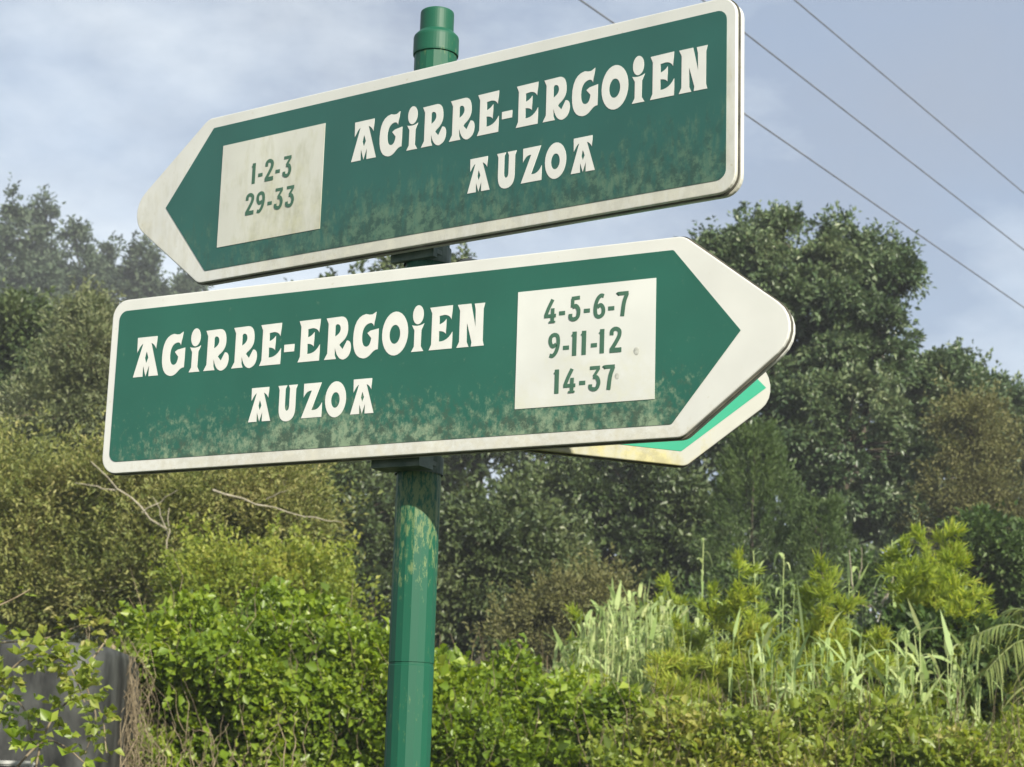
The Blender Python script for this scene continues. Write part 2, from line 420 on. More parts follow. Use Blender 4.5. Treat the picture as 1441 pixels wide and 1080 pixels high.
def foliage(name, parent, mat, lobes, n_clumps, per, rc, L, W, lo=0.5, outward=0.7, droop=-0.1, up=0.55, flat=0.7, hi=1.0, spread=1.0, tight=0.42, sprigs=0, sprig_len=0.5):
    """leaf clumps through the shells of several ellipsoids; returns the clump centres"""
    wsum = sum(l[2] for l in lobes)
    PP, DD, CC = [], [], []
    for c, r, w in lobes:
        k = max(3, int(n_clumps * w / wsum))
        cen, d = ellipsoid_points(k, c, r, lo, hi)
        keep = (d[:, 1] < 0.3) | (rng.random(k) < 0.35)      # thinner on the side nobody can walk to
        cen, d = cen[keep], d[keep]; k = len(cen)
        CC.append(cen)
        m = rng.integers(int(per * 0.6), int(per * 1.4) + 1, size=k)
        idx = np.repeat(np.arange(k), m)
        size = rc * rng.uniform(0.45, 1.5, size=k)[idx]
        sub = unit(rng.normal(size=(k * 7, 3)) + np.array([0, -0.15, 0.45])) * rng.uniform(0.35, 1.0, (k * 7, 1))
        pick = idx * 7 + rng.integers(0, 7, len(idx))
        g2 = unit(rng.normal(size=(len(idx), 3))) * rng.random((len(idx), 1)) ** 0.5
        g = sub[pick] * (1.22 - tight) + g2 * tight
        g[:, 2] *= flat
        P = cen[idx] + g * size[:, None] * spread
        D = unit(g2) * 0.7 + unit(sub[pick]) * 0.4 + d[idx] * outward * 0.6 + rng.normal(size=(len(idx), 3)) * 0.35 + np.array([0, 0, droop])
        PP.append(P); DD.append(D)
    CA = np.concatenate(CC)
    for k in range(sprigs):                   # young shoots that stand out of the crown
        i = int(rng.integers(len(lobes))); c, r, w = lobes[i]
        d = unit(rng.normal(size=3) + np.array([0, -0.3, 0.55]))
        a = c + d * r * rng.uniform(0.85, 1.05)
        v = unit(d * 0.7 + np.array([0, 0, 0.55]) + rng.normal(size=3) * 0.35) * sprig_len * rng.uniform(0.5, 1.3)
        m = int(rng.integers(16, 30))
        t = rng.random(m)
        pth = a + v * t[:, None] + np.array([0, 0, -0.25]) * (t[:, None] ** 2) * sprig_len * rng.uniform(0, .8)
        PP.append(pth + rng.normal(size=(m, 3)) * L * 0.35); DD.append(unit(v) * 0.6 + rng.normal(size=(m, 3)) * 0.6)
    P, D = np.concatenate(PP), np.concatenate(DD)
    n = len(P)
    s = rng.uniform(0.55, 1.35, size=n)
    V, T = leaves_geo(P, D, L * s, W * s, up=up)
    o = link(name, raw_mesh(name, V - np.array(parent.location), tri=T), mat, parent)
    return o, np.concatenate(CC)

def trunk_with_limbs(parent, base, lobes, clumps, r=0.16, mat='bark', n_twigs=60, lean=0.05):
    base = np.asarray(base, float)
    top = max(l[0][2] + 0.3 * l[1][2] for l in lobes)
    mid = np.mean([l[0] for l in lobes], axis=0)
    fork = np.array([base[0] * 0.5 + mid[0] * 0.5, base[1] * 0.5 + mid[1] * 0.5, base[2] + (top - base[2]) * 0.35])
    lines = [bent_line(base, fork, 6, 0.04, r, r * 0.7)]
    for c, rr, w in lobes:
        lines.append(bent_line(fork, c + np.array([0, 0, 0.2 * rr[2]]), 7, 0.10, r * 0.55, r * 0.18))
    thin = []
    pick = rng.choice(len(clumps), size=min(n_twigs, len(clumps)), replace=False)
    cs = np.array([l[0] for l in lobes])
    for p in clumps[pick]:
        c = cs[np.argmin(np.linalg.norm(cs - p, axis=1))]
        thin.append(bent_line(c, p, 5, 0.12, r * 0.16, r * 0.05))
    V, Q = tubes_geo(lines, 6)
    V2, Q2 = tubes_geo(thin, 3)
    V, Q = np.concatenate([V, V2]), np.concatenate([Q, Q2 + len(V)])
    return link('trunk', raw_mesh('trunk', V - np.array(parent.location), quad=Q, smooth=True), M[mat], parent)

def tree(name, label, cat, lobes, mat, n_clumps, per, rc, L, W, trunk_r=0.16, group=None, base_dx=0.0, crown='crown', twigs=60, bark='bark', **kw):
    lw = lobes_world(lobes)
    mid = np.mean([l[0] for l in lw], axis=0)
    bx, by = mid[0] + base_dx, mid[1]
    bz = float(ground_z(bx, by))
    root = empty(name, (bx, by, bz), label, cat, group)
    o, cl = foliage(crown, root, M[mat], lw, n_clumps, per, rc, L, W, **kw)
    trunk_with_limbs(root, (bx, by, bz - 0.1), lw, cl, trunk_r, bark, twigs)
    return root

# ------------------------------------------------------------------ the finger signs and their post
POST = np.array([-0.1655, 3.4904])
def rounded(poly, radii, seg=7):
    out = []
    n = len(poly)
    for i in range(n):
        p = np.array(poly[i], float); a = np.array(poly[i - 1], float); b = np.array(poly[(i + 1) % n], float)
        r = radii[i]
        if r <= 0: out.append(tuple(p)); continue
        va, vb = (a - p), (b - p)
        la, lb = np.linalg.norm(va), np.linalg.norm(vb)
        va /= la; vb /= lb
        half = math.acos(max(-1, min(1, va @ vb))) / 2
        t = min(r / math.tan(half), la * 0.45, lb * 0.45)
        rr = t * math.tan(half)
        bis = va + vb; bis /= np.linalg.norm(bis)
        c = p + bis * rr / math.sin(half)
        p0, p1 = p + va * t, p + vb * t
        a0 = math.atan2(*(p0 - c)[::-1]); a1 = math.atan2(*(p1 - c)[::-1])
        d = (a1 - a0 + math.pi) % (2 * math.pi) - math.pi
        for k in range(seg + 1):
            a_ = a0 + d * k / seg
            out.append((c[0] + rr * math.cos(a_), c[1] + rr * math.sin(a_)))
    return out

def slab(name, poly, y0, y1, bevel=0.0):
    """polygon in the sign's (x, z) plane between depths y0 (front, negative) and y1"""
    bm = bmesh.new()
    A = [bm.verts.new((x, y0, z)) for x, z in poly]
    B = [bm.verts.new((x, y1, z)) for x, z in poly]
    bm.faces.new(A); bm.faces.new(B[::-1])
    n = len(poly)
    for i in range(n):
        bm.faces.new((A[i], B[i], B[(i + 1) % n], A[(i + 1) % n]))
    bmesh.ops.recalc_face_normals(bm, faces=bm.faces)
    if bevel:
        es = [e for e in bm.edges if abs(e.verts[0].co.y - e.verts[1].co.y) < 1e-7]
        bmesh.ops.bevel(bm, geom=es, offset=bevel, segments=3, profile=0.6, affect='EDGES')
        me = bm_mesh(name, bm)
        return me
    return bm_mesh(name, bm)

def quadpath(pts, seg=6):
    """points (x, y) on the outline; (x, y, 0) is an off-curve control of a quadratic arc"""
    out, n, i = [], len(pts), 0
    while i < n:
        p = pts[i]
        if len(p) == 2:
            out.append(p); i += 1; continue
        prev = out[-1]; nxt = pts[(i + 1) % n]
        if len(nxt) == 3: nxt = ((p[0] + nxt[0]) / 2, (p[1] + nxt[1]) / 2)
        for k in range(1, seg + (0 if len(pts[(i + 1) % n]) == 2 else 1)):
            t = k / seg
            out.append(((1 - t) ** 2 * prev[0] + 2 * t * (1 - t) * p[0] + t * t * nxt[0],
                        (1 - t) ** 2 * prev[1] + 2 * t * (1 - t) * p[1] + t * t * nxt[1]))
        i += 1
    return out

def ell(cx, cy, rx, ry, n=28):
    return [(cx + rx * math.cos(2 * math.pi * k / n), cy + ry * math.sin(2 * math.pi * k / n)) for k in range(n)]

GLYPH = {
 'A': [[(.07, 1), (.67, 1), (.66, .68), (.60, .80, 0), (.50, .84), (.765, 0), (.475, 0), (.475, .27), (.385, 0), (.295, .27), (.295, 0), (0, 0),
        (.25, .84), (.15, .79, 0), (.08, .62)],
       [(.375, .63), (.435, .47), (.375, .33), (.325, .47)]],
 'G': [[(.60, 1.04), (.55, .70), (.52, .80, 0), (.42, .78), (.24, .74, 0), (.235, .48), (.235, .23, 0), (.37, .225), (.47, .23, 0), (.49, .42), (.38, .55), (.46, .60),
        (.68, .635), (.68, .14), (.60, .15, 0), (.50, .05), (.40, -.06, 0), (.28, -.045), (.0, .0, 0), (.0, .46), (.0, .98, 0), (.33, 1.01), (.42, .985), (.50, .985)]],
 'i': [ell(.155, .865, .14, .225), [(.0, .63), (.07, .605, 0), (.155, .605), (.25, .61, 0), (.32, .65), (.25, .50), (.245, .12), (.32, 0), (0, 0), (.07, .12), (.07, .50)]],
 'R': [[(.02, 1), (.44, 1.01), (.625, 1.0, 0), (.625, .68), (.62, .48, 0), (.44, .37), (.40, .33), (.50, .22), (.61, .42), (.72, .42, 0), (.725, .24), (.71, .0, 0), (.53, -.03), (.36, -.02, 0), (.29, .27),
        (.285, .10), (.33, 0), (0, 0), (.085, .15), (.085, .86)],
       [(.275, .80), (.275, .54), (.42, .60, 0), (.425, .71), (.42, .84, 0), (.31, .835)]],
 'E': [[(0, 1), (.59, 1.01), (.57, .68), (.52, .79, 0), (.38, .80), (.255, .785), (.255, .585), (.37, .61, 0), (.435, .70), (.435, .35), (.38, .425, 0), (.255, .43), (.255, .185),
        (.48, .17, 0), (.60, .39), (.60, 0), (0, 0), (.06, .13), (.06, .86)]],
 'N': [[(0, 1), (.345, 1), (.475, .44), (.465, .86), (.435, .99), (.70, .99), (.665, .86), (.665, .12), (.70, 0), (.37, 0), (.385, .10), (.255, .56), (.255, .12), (.31, .0), (0, 0), (.065, .13), (.065, .86)]],
 'O': [ell(.345, .475, .345, .52), ell(.34, .455, .145, .225)],
 'U': [[(0, 1), (.30, 1), (.25, .90), (.25, .40), (.26, .26, 0), (.325, .255), (.40, .26, 0), (.405, .40), (.405, .90), (.36, 1), (.66, 1), (.61, .88), (.61, .32), (.60, -.05, 0), (.33, -.055), (.06, -.05, 0), (.05, .32), (.05, .88)]],
 'Z': [[(.05, 1), (.64, 1), (.33, .22), (.56, .17, 0), (.68, .42), (.685, 0), (0, 0), (.325, .785), (.14, .80, 0), (.055, .60)]],
 '-': [[(0, .28), (.285, .28), (.285, .46), (0, .46)]],
}
STROKE = {   # digits as pen strokes: (points, width)
 '1': [([(.10, 0), (.105, .99)], .17), ([(.0, .80), (.08, .90)], .10)],
 '2': [([(.09, .70), (.11, .88), (.26, .955), (.42, .86), (.42, .66), (.28, .40), (.09, .12)], .15), ([(.02, .085), (.53, .085)], .17)],
 '3': [([(.06, .93), (.50, .93)], .13), ([(.46, .90), (.24, .58)], .11), ([(.22, .57), (.38, .53), (.455, .33), (.39, .12), (.25, .065), (.11, .13), (.10, .27)], .14)],
 '4': [([(.37, .97), (.20, .64), (.07, .33)], .14), ([(0, .29), (.53, .29)], .13), ([(.385, .60), (.37, .03)], .14), ([(.22, .03), (.51, .03)], .07)],
 '5': [([(.14, .925), (.50, .94)], .14), ([(.19, .93), (.18, .56)], .13), ([(.19, .57), (.34, .60), (.455, .42), (.42, .15), (.26, .06), (.11, .12), (.10, .29)], .145)],
 '6': [([(.46, .90), (.32, .93), (.17, .76), (.09, .45), (.12, .15), (.27, .065), (.42, .16), (.44, .38), (.33, .54), (.17, .46)], .145)],
 '7': [([(.03, .90), (.10, .93), (.52, .93)], .14), ([(.46, .92), (.33, .55), (.26, 0)], .15)],
 '-': [([(0, .36), (.27, .36)], .15)],
}
STROKE['9'] = [([(.54 - x, 1 - y) for x, y in STROKE['6'][0][0]], .145)]

def filled_mesh(name, loops, y_front, thick):
    cu = bpy.data.curves.new(name, 'CURVE')
    cu.dimensions = '2D'; cu.fill_mode = 'BOTH'; cu.extrude = thick / 2
    for lp in loops:
        s = cu.splines.new('POLY'); s.points.add(len(lp) - 1)
        for p, (x, y) in zip(s.points, lp): p.co = (x, y, 0, 1)
        s.use_cyclic_u = True
    ob = bpy.data.objects.new(name, cu); COL.objects.link(ob)
    dg = bpy.context.evaluated_depsgraph_get()
    me = bpy.data.meshes.new_from_object(ob.evaluated_get(dg))
    bpy.data.objects.remove(ob); bpy.data.curves.remove(cu)
    co = np.empty(len(me.vertices) * 3, dtype=np.float32); me.vertices.foreach_get('co', co)
    co = co.reshape(-1, 3); new = np.stack([co[:, 0], y_front + thick / 2 - co[:, 2], co[:, 1]], -1)
    me.vertices.foreach_set('co', new.ravel().astype(np.float32)); me.update()
    me.materials.clear()
    return me

def spline(pts, n=7):
    if len(pts) < 3: return np.array(pts, float)
    P = np.array([2 * np.array(pts[0]) - np.array(pts[1])] + [np.array(p) for p in pts] + [2 * np.array(pts[-1]) - np.array(pts[-2])], float)
    out = []
    for i in range(1, len(P) - 2):
        for t in np.linspace(0, 1, n, endpoint=False):
            a, b, c, d = P[i - 1], P[i], P[i + 1], P[i + 2]
            out.append(0.5 * (2 * b + (c - a) * t + (2 * a - 5 * b + 4 * c - d) * t * t + (3 * b - a - 3 * c + d) * t ** 3))
    out.append(P[-2])
    return np.array(out)

def stroke_mesh(name, strokes, y_front):
    """each digit is a set of flat ribbons, every one a hair above the last"""
    VV, QQ, off = [], [], 0
    for k, (pts, w) in enumerate(strokes):
        w = w * 1.13; c = spline(pts); t = unit(np.gradient(c, axis=0)); nrm = np.stack([-t[:, 1], t[:, 0]], -1)
        a, b = c + nrm * w / 2, c - nrm * w / 2
        y = y_front - 0.00025 * k
        m = len(c)
        V = np.concatenate([np.stack([a[:, 0], np.full(m, y), a[:, 1]], -1), np.stack([b[:, 0], np.full(m, y), b[:, 1]], -1)])
        i = np.arange(m - 1)
        QQ.append(np.stack([i, i + 1, m + i + 1, m + i], -1) + off); VV.append(V); off += 2 * m
    return np.concatenate(VV), np.concatenate(QQ)

_gl = {}
def glyph_mesh(ch, H):
    key = (ch, round(H, 4))
    if key not in _gl:
        loops = [[(x * H, y * H) for x, y in quadpath(lp)] for lp in GLYPH[ch]]
        _gl[key] = filled_mesh('letter', loops, -0.0016, 0.0012)
        _gl[key].materials.append(M['letter'])
    return _gl[key]
_dg = {}
def digit_mesh(ch, H):
    if ch not in _dg:
        V, Q = stroke_mesh('digit', STROKE[ch], 0)
        V = V * np.array([H, 1, H]); V[:, 1] -= 0.0016
        _dg[ch] = raw_mesh('digit', V, quad=Q)
        _dg[ch].materials.append(M['digit'])
    return _dg[ch]

TH = 0.030
def arrow_outline(hb, hh, tip, flip, r_tail, r_sh, r_tip, tail=None):
    tail = hb if tail is None else tail
    p = [(-tail, -hh), (hb, -hh), (tip, 0), (hb, hh), (-tail, hh)]
    rr = [r_tail, r_sh, r_tip, r_sh, r_tail]
    if flip: p = [(-x, z) for x, z in p][::-1]; rr = rr[::-1]
    return rounded(p, rr)

def finger_sign(name, label, org, yaw, flip, green, white, plate, plate_box, texts, digits, tail_in=None, inner_dims=(0.5861, 0.150, 0.7071)):
    root = empty(name, (org[0], org[1], org[2] + EYE), label, 'sign', 'finger signs on the green post', yaw)
    t_out = None if tail_in is None else tail_in + 0.022
    outer = arrow_outline(0.604, 0.1728, 0.826, flip, 0.034, 0.03, 0.055, t_out)
    core = arrow_outline(0.597, 0.1655, 0.812, flip, 0.030, 0.03, 0.05, None if t_out is None else t_out - 0.006)
    link('front_sheet', slab('front_sheet', outer, 0.0, 0.009, 0.0026), M[white], root)
    rim = arrow_outline(0.6062, 0.1750, 0.8290, flip, 0.036, 0.03, 0.056, None if t_out is None else t_out + 0.0022)
    link('rim', slab('rim', rim, 0.0091, 0.0113), M['edge'], root)
    link('edge_channel', slab('edge_channel', core, 0.0115, TH - 0.0092), M['edge'], root)
    link('back_sheet', slab('back_sheet', outer, TH - 0.009, TH, 0.0026), M[white], root)
    inner = arrow_outline(*inner_dims, flip, 0.018, 0.006, 0.0, tail_in)
    field = link('green_field', slab('green_field', inner, -0.0009, 0.0003), M[green], root)
    for s, H, u, v in texts:
        for ch, x in zip(s, u):
            link('letter', glyph_mesh(ch, H), None, field, (x, 0.0, v))
    if plate_box:
        x0, x1, z0, z1 = plate_box
        pl = link('number_plate', slab('number_plate', [(x0, z0), (x1, z0), (x1, z1), (x0, z1)], -0.0019, -0.0004), M[plate], root)
        for s, H, u, v in digits:
            for ch, x in zip(s, u):
                link('digit', digit_mesh(ch, H), None, pl, (x, -0.0008, v))
    return root

def dents(parent, spots):
    pl = [c for c in parent.children if c.name.startswith('number_plate')][0]
    for x, z, r in spots:                     # shallow stone chips in the plate
        bm = bmesh.new()
        bmesh.ops.create_uvsphere(bm, u_segments=14, v_segments=8, radius=r, matrix=Matrix.Diagonal((1, 0.16, 1.25, 1)))
        link('dent', bm_mesh('dent', bm, True), M['chip'], pl, (x, -0.0016, z))
M['chip'] = noise_mat('chipped_plate', (0.26, 0.27, 0.24), (0.46, 0.47, 0.43), 90, 0.6)

BIG = 'AGiRRE-ERGOiEN'
U1 = np.array([-.2202, -.1530, -.0877, -.0534, .0110, .0744, .1287, .1600, .2178, .2791, .3404, .4025, .4388, .4952])
SMALL = 'AUZOA'
S1 = np.array([.0572, .1210, .1745, .2253, .2803])
sign_up = finger_sign('finger_sign', 'upper green finger sign pointing left, its plate reading 1-2-3 and 29-33',
    (-0.1375, 3.3757, 1.1699), -0.6094, True, 'green1', 'white_dirty', 'plate_dirty', (-.556, -.2896, -.1063, .1063),
    [(BIG, .0785, U1, .0150), (SMALL, .0645, S1, -.0918)],
    [('1-2-3', .0430, [-.4725, -.456, -.4388, -.411, -.3925], .0122), ('29-33', .0430, [-.4853, -.4575, -.4272, -.4102, -.3812], -.0506)])
sign_lo = finger_sign('finger_sign', 'lower green finger sign pointing right, its plate listing 4-5-6-7 down to 14-37',
    (-0.2534, 3.405, 0.7726), -0.4817, False, 'green2', 'white', 'plate', (.2937, .5554, -.1052, .1040),
    [(BIG, .0785, U1 - .3218, .0138), (SMALL, .0645, S1 - .3220, -.0924)],
    [('4-5-6-7', .0428, [.3463, .3747, .3927, .4219, .4397, .4677, .4832], .0428),
     ('9-11-12', .0425, [.3550, .3838, .4010, .4190, .4366, .4530, .4712], -.0193),
     ('14-37', .0425, [.3690, .3865, .4161, .4332, .4600], -.0835)])
dents(sign_lo, [(.5215, -.0205, .006), (.4865, -.061, .005)])
# the rear board: hangs from the post by its tail and points away to the right
yaw3 = R(23.5)
n3 = np.array([math.sin(yaw3), -math.cos(yaw3)]); U3 = np.array([math.cos(yaw3), math.sin(yaw3)])
o3 = POST + n3 * 0.080 - U3 * 0.092
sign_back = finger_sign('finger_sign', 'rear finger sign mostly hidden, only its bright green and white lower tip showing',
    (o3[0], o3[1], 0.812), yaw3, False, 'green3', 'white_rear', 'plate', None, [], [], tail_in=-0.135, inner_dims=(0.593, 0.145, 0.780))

def band_clamp(parent, z_local, yaw, dist, w=0.10):
    """two-bolt band around the post with a flat saddle behind the board; in the sign's own axes"""
    c = Matrix.Rotation(-yaw, 2) @ (Vector(POST) - Vector((parent.location.x, parent.location.y)))
    bm = bmesh.new()
    ring = []
    r = 0.0445
    for k in range(28):
        a = 2 * math.pi * k / 28
        ring.append((c.x + r * math.cos(a), c.y + r * math.sin(a)))
    n = len(ring)
    A = [bm.verts.new((x, y, z_local - 0.016)) for x, y in ring]; B = [bm.verts.new((x, y, z_local + 0.016)) for x, y in ring]
    for i in range(n): bm.faces.new((A[i], A[(i + 1) % n], B[(i + 1) % n], B[i]))
    y0, y1 = TH + 0.0005, c.y - 0.036
    bmesh.ops.create_cube(bm, size=1, matrix=Matrix.Translation((c.x, (y0 + y1) / 2, z_local)) @ Matrix.Diagonal((w, max(0.008, y1 - y0), 0.030, 1)))
    for s in (-1, 1):
        bmesh.ops.create_cone(bm, segments=6, radius1=0.008, radius2=0.008, depth=0.03, cap_ends=True,
                              matrix=Matrix.Translation((c.x + s * w * 0.36, y1 + 0.012, z_local)) @ Matrix.Rotation(R(90), 4, 'X'))
    link('clamp', bm_mesh('clamp', bm), M['bracket'], parent)
for s_, yw in ((sign_up, -0.6094), (sign_lo, -0.4817)):
    band_clamp(s_, 0.168, yw, 0); band_clamp(s_, -0.172, yw, 0)
band_clamp(sign_back, -0.10, yaw3, 0, 0.07); band_clamp(sign_back, 0.10, yaw3, 0, 0.07)

def build_post():
    root = empty('sign_post', (POST[0], POST[1], 0), 'green painted steel post carrying the finger signs', 'post')
    def lathe(name, prof, sides, mat, smooth=False, flute=0.0):
        bm = bmesh.new(); rings = []
        for r, z in prof:
            ring = []
            for k in range(sides):
                a = 2 * math.pi * (k + 0.35) / sides
                rr = r * (1 - flute * (k % 2))
                ring.append(bm.verts.new((rr * math.cos(a), rr * math.sin(a), z)))
            rings.append(ring)
        for A, B in zip(rings, rings[1:]):
            for k in range(sides): bm.faces.new((A[k], A[(k + 1) % sides], B[(k + 1) % sides], B[k]))
        bm.faces.new(rings[0][::-1]); bm.faces.new(rings[-1])
        return link(name, bm_mesh(name, bm, smooth), mat, root)
    z_ring = 0.24 + EYE
    lathe('shaft', [(.0410, 0), (.0410, z_ring - .003), (.0398, z_ring - .002), (.0398, z_ring + .002), (.0410, z_ring + .003), (.0410, 1.41 + EYE)], 18, M['pole'])
    lathe('collar', [(.0412, 1.399 + EYE), (.0434, 1.400 + EYE), (.0438, 1.403 + EYE), (.0438, 1.434 + EYE), (.0428, 1.438 + EYE), (.0345, 1.447 + EYE), (.0330, 1.4475 + EYE)], 48, M['pole'])
    lathe('top_tube', [(.0325, 1.444 + EYE), (.0325, 1.486 + EYE), (.0318, 1.489 + EYE), (.0300, 1.4905 + EYE)], 48, M['pole'])
    lathe('base_flange', [(.11, 0), (.11, .016), (.06, .02), (.05, .08)], 32, M['pole'], True)
build_post()

# ------------------------------------------------------------------ overhead cables
def cable(p0, p1, Y1, label):
    b = at(*p1, Y1)
    d = (p0[0] - 720.5) / FPX * cam_r + (540 - p0[1]) / FPX * cam_u + cam_f
    a = d * ((b[2] - EYE) / d[2]); a = a + np.array([0, 0, EYE])      # same height at both ends
    v = unit(b - a)
    ts = np.linspace(-25, 75, 40)
    pts = a + v * ts[:, None]
    pts[:, 2] -= 0.0006 * ((ts - 25) ** 2 - 50 ** 2) * 0
    V, Q = tubes_geo([(pts, np.full(40, 0.014))], 6)
    org = pts[20]
    o = link('overhead_cable', raw_mesh('overhead_cable', V - org, quad=Q, smooth=True), M['cable'])
    o.location = org
    tag(o, label, 'cable', 'overhead cables at the upper right')
M['cable'] = noise_mat('cable_sheath', (0.10, 0.105, 0.12), (0.16, 0.165, 0.18), 3, 0.6)
cable((1118, 0), (1441, 272), 44, 'highest dark overhead cable, crossing the upper right corner of the sky')
cable((1050, 48), (1441, 352), 44, 'middle one of three dark overhead cables, ending behind the upper sign')
cable((1050, 162), (1441, 433), 44, 'lowest dark overhead cable, passing behind the upper sign above the trees')

# ------------------------------------------------------------------ the far trees
FAR = [(20, 360, 62, 95, 105), (62, 372, 52, 100, 118), (112, 402, 40, 95, 112), (150, 405, 38, 85, 122), (205, 405, 40, 72, 116), (-60, 360, 80, 110, 110), (262, 432, 40, 50, 120)]
FL = ['tallest hazy blue-green tree on the far hill at the left edge', 'hazy far tree just right of the tallest one', 'narrow far tree in the middle of the hill row',
      'far tree left of the gap below the upper arrow', 'rightmost dark far tree beneath the point of the upper sign', None, 'low pale far scrub tree behind the lower sign corner']
for (px, py, rx, ry, Y), lb in zip(FAR, FL):
    if lb is None: lb = 'far hill tree cut by the left picture edge'
    lobes = []                                # tall narrow crowns that taper to a point
    for k in range(7):
        t = k / 6
        lobes.append((px + rng.normal() * rx * .10, py - ry * .62 + t * ry * 2.3, rx * (.20 + .78 * t ** .75), ry * .30, Y + rng.normal() * .5, .6 + 1.8 * t, .5 + 1.6 * t))
    for k in range(4):
        t = rng.uniform(.3, 1)
        lobes.append((px + rng.choice([-1, 1]) * rx * (.2 + .6 * t), py - ry * .62 + t * ry * 1.6, rx * .24, ry * .2, Y + rng.normal(), 1.0, .5))
    tree('far_tree', lb, 'tree', lobes, 'far', 130, 150, 0.95, 0.30, 0.16, 0.22, 'trees on the far hill', twigs=60, sprigs=90, sprig_len=1.0)

def hillside_wood():
    """the wood on the slope behind, too deep in shade to tell its trees apart"""
    outline = [(-1100, 470), (-300, 440), (0, 445), (120, 455), (250, 480), (430, 550), (600, 560), (800, 600), (960, 640), (1100, 620), (1250, 640), (1400, 640), (1800, 640), (2400, 650)]
    root = np.zeros(3)
    PP, DD = [], []
    for k in range(2100):
        px = rng.uniform(-1100, 2400)
        top = np.interp(px, *np.array(outline).T)
        t = rng.random()
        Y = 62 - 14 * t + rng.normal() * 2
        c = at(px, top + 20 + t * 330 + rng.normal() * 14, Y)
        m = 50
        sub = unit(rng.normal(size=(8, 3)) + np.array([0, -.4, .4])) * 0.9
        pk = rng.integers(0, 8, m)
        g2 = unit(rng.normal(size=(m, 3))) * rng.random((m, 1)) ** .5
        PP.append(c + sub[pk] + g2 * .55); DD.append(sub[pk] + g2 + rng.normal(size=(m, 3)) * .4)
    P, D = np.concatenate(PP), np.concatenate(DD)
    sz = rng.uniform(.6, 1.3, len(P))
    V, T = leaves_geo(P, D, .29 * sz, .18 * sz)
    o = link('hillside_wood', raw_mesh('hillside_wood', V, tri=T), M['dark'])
    tag(o, 'dark wood on the slope behind everything', 'wood', None, 'stuff')
hillside_wood()

# ------------------------------------------------------------------ trees of the middle distance
tree('oak_tree', 'big dark leafy oak rising behind the right-hand sign tip', 'tree',
     [(1120, 445, 115, 85, 36, 2.0, 3), (1060, 385, 62, 40, 36, 1.2, 1.2), (1170, 385, 66, 42, 36, 1.3, 1.2), (1238, 405, 34, 40, 36, .9, .7), (1003, 358, 22, 20, 36, .5, .3),
      (1100, 335, 22, 26, 36, .4, .3), (1172, 345, 20, 26, 36, .4, .3), (1252, 372, 16, 24, 36, .4, .2), (1048, 345, 18, 22, 36, .4, .22), (1212, 362, 14, 20, 36, .4, .16), (1268, 398, 14, 18, 36, .4, .14),
      (1090, 510, 140, 95, 36, 2.0, 3), (1200, 505, 80, 80, 36, 1.6, 2), (1060, 600, 130, 90, 35, 1.8, 2.2), (1190, 640, 110, 110, 35, 1.8, 2.4), (1140, 760, 130, 90, 36, 1.8, 1.6)],
     'oak', 720, 190, 0.37, 0.110, 0.062, 0.24, twigs=260, lo=0.6, hi=1.05, sprigs=420, sprig_len=.5)
tree('leafy_tree', 'leafy tree stepping down right of the oak', 'tree',
     [(1300, 570, 50, 60, 38, 1.3, 2), (1335, 545, 30, 36, 38, .8, .7), (1345, 590, 55, 70, 38, 1.2, 1.2), (1270, 650, 80, 90, 38, 1.5, 2), (1330, 720, 80, 90, 38, 1.5, 1.6)],
     'oak', 270, 180, 0.37, 0.110, 0.062, 0.16, twigs=120, hi=1.08, sprigs=160, sprig_len=.55)
tree('leafy_tree', 'dark tree at the right picture edge below the cables', 'tree',
     [(1395, 598, 48, 50, 42, 1.3, 1.5), (1445, 622, 55, 58, 42, 1.3, 1.7), (1372, 558, 24, 22, 42, .6, .4), (1530, 640, 80, 90, 42, 1.5, 2), (1420, 740, 90, 110, 42, 1.6, 2.2), (1540, 800, 100, 110, 42, 1.6, 2)],
     'oak', 270, 180, 0.40, 0.12, 0.068, 0.16, twigs=120, hi=1.08, sprigs=160, sprig_len=.55)
tree('drying_tree', 'brownish thin tree in front of the dark trees at far right', 'tree',
     [(1370, 620, 55, 65, 34, .9, 1.6), (1350, 720, 60, 80, 34, .9, 1.6), (1420, 720, 60, 90, 34, .9, 1.5)],
     'brown', 240, 150, 0.38, 0.07, 0.028, 0.08, twigs=300, lo=0.15, bark='bark', tight=.8, sprigs=160, sprig_len=.6)
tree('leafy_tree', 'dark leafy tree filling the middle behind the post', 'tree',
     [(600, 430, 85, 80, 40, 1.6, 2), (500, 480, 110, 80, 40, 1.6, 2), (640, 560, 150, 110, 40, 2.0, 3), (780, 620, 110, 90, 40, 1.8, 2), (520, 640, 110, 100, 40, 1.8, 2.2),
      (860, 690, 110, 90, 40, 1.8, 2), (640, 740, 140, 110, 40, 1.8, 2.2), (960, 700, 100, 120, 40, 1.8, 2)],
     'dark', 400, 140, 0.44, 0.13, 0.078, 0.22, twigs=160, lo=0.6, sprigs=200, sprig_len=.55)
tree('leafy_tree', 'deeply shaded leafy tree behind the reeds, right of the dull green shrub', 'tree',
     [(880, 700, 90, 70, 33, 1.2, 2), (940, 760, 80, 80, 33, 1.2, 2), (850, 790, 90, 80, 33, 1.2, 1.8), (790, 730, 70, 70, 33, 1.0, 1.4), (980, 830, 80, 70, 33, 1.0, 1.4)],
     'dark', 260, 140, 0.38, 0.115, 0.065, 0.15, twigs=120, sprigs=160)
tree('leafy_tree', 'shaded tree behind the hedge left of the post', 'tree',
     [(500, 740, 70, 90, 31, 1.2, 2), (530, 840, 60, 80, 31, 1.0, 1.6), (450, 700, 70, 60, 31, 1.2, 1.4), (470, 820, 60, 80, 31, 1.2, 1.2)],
     'dark', 190, 150, 0.36, 0.105, 0.06, 0.14, twigs=120, sprigs=120)
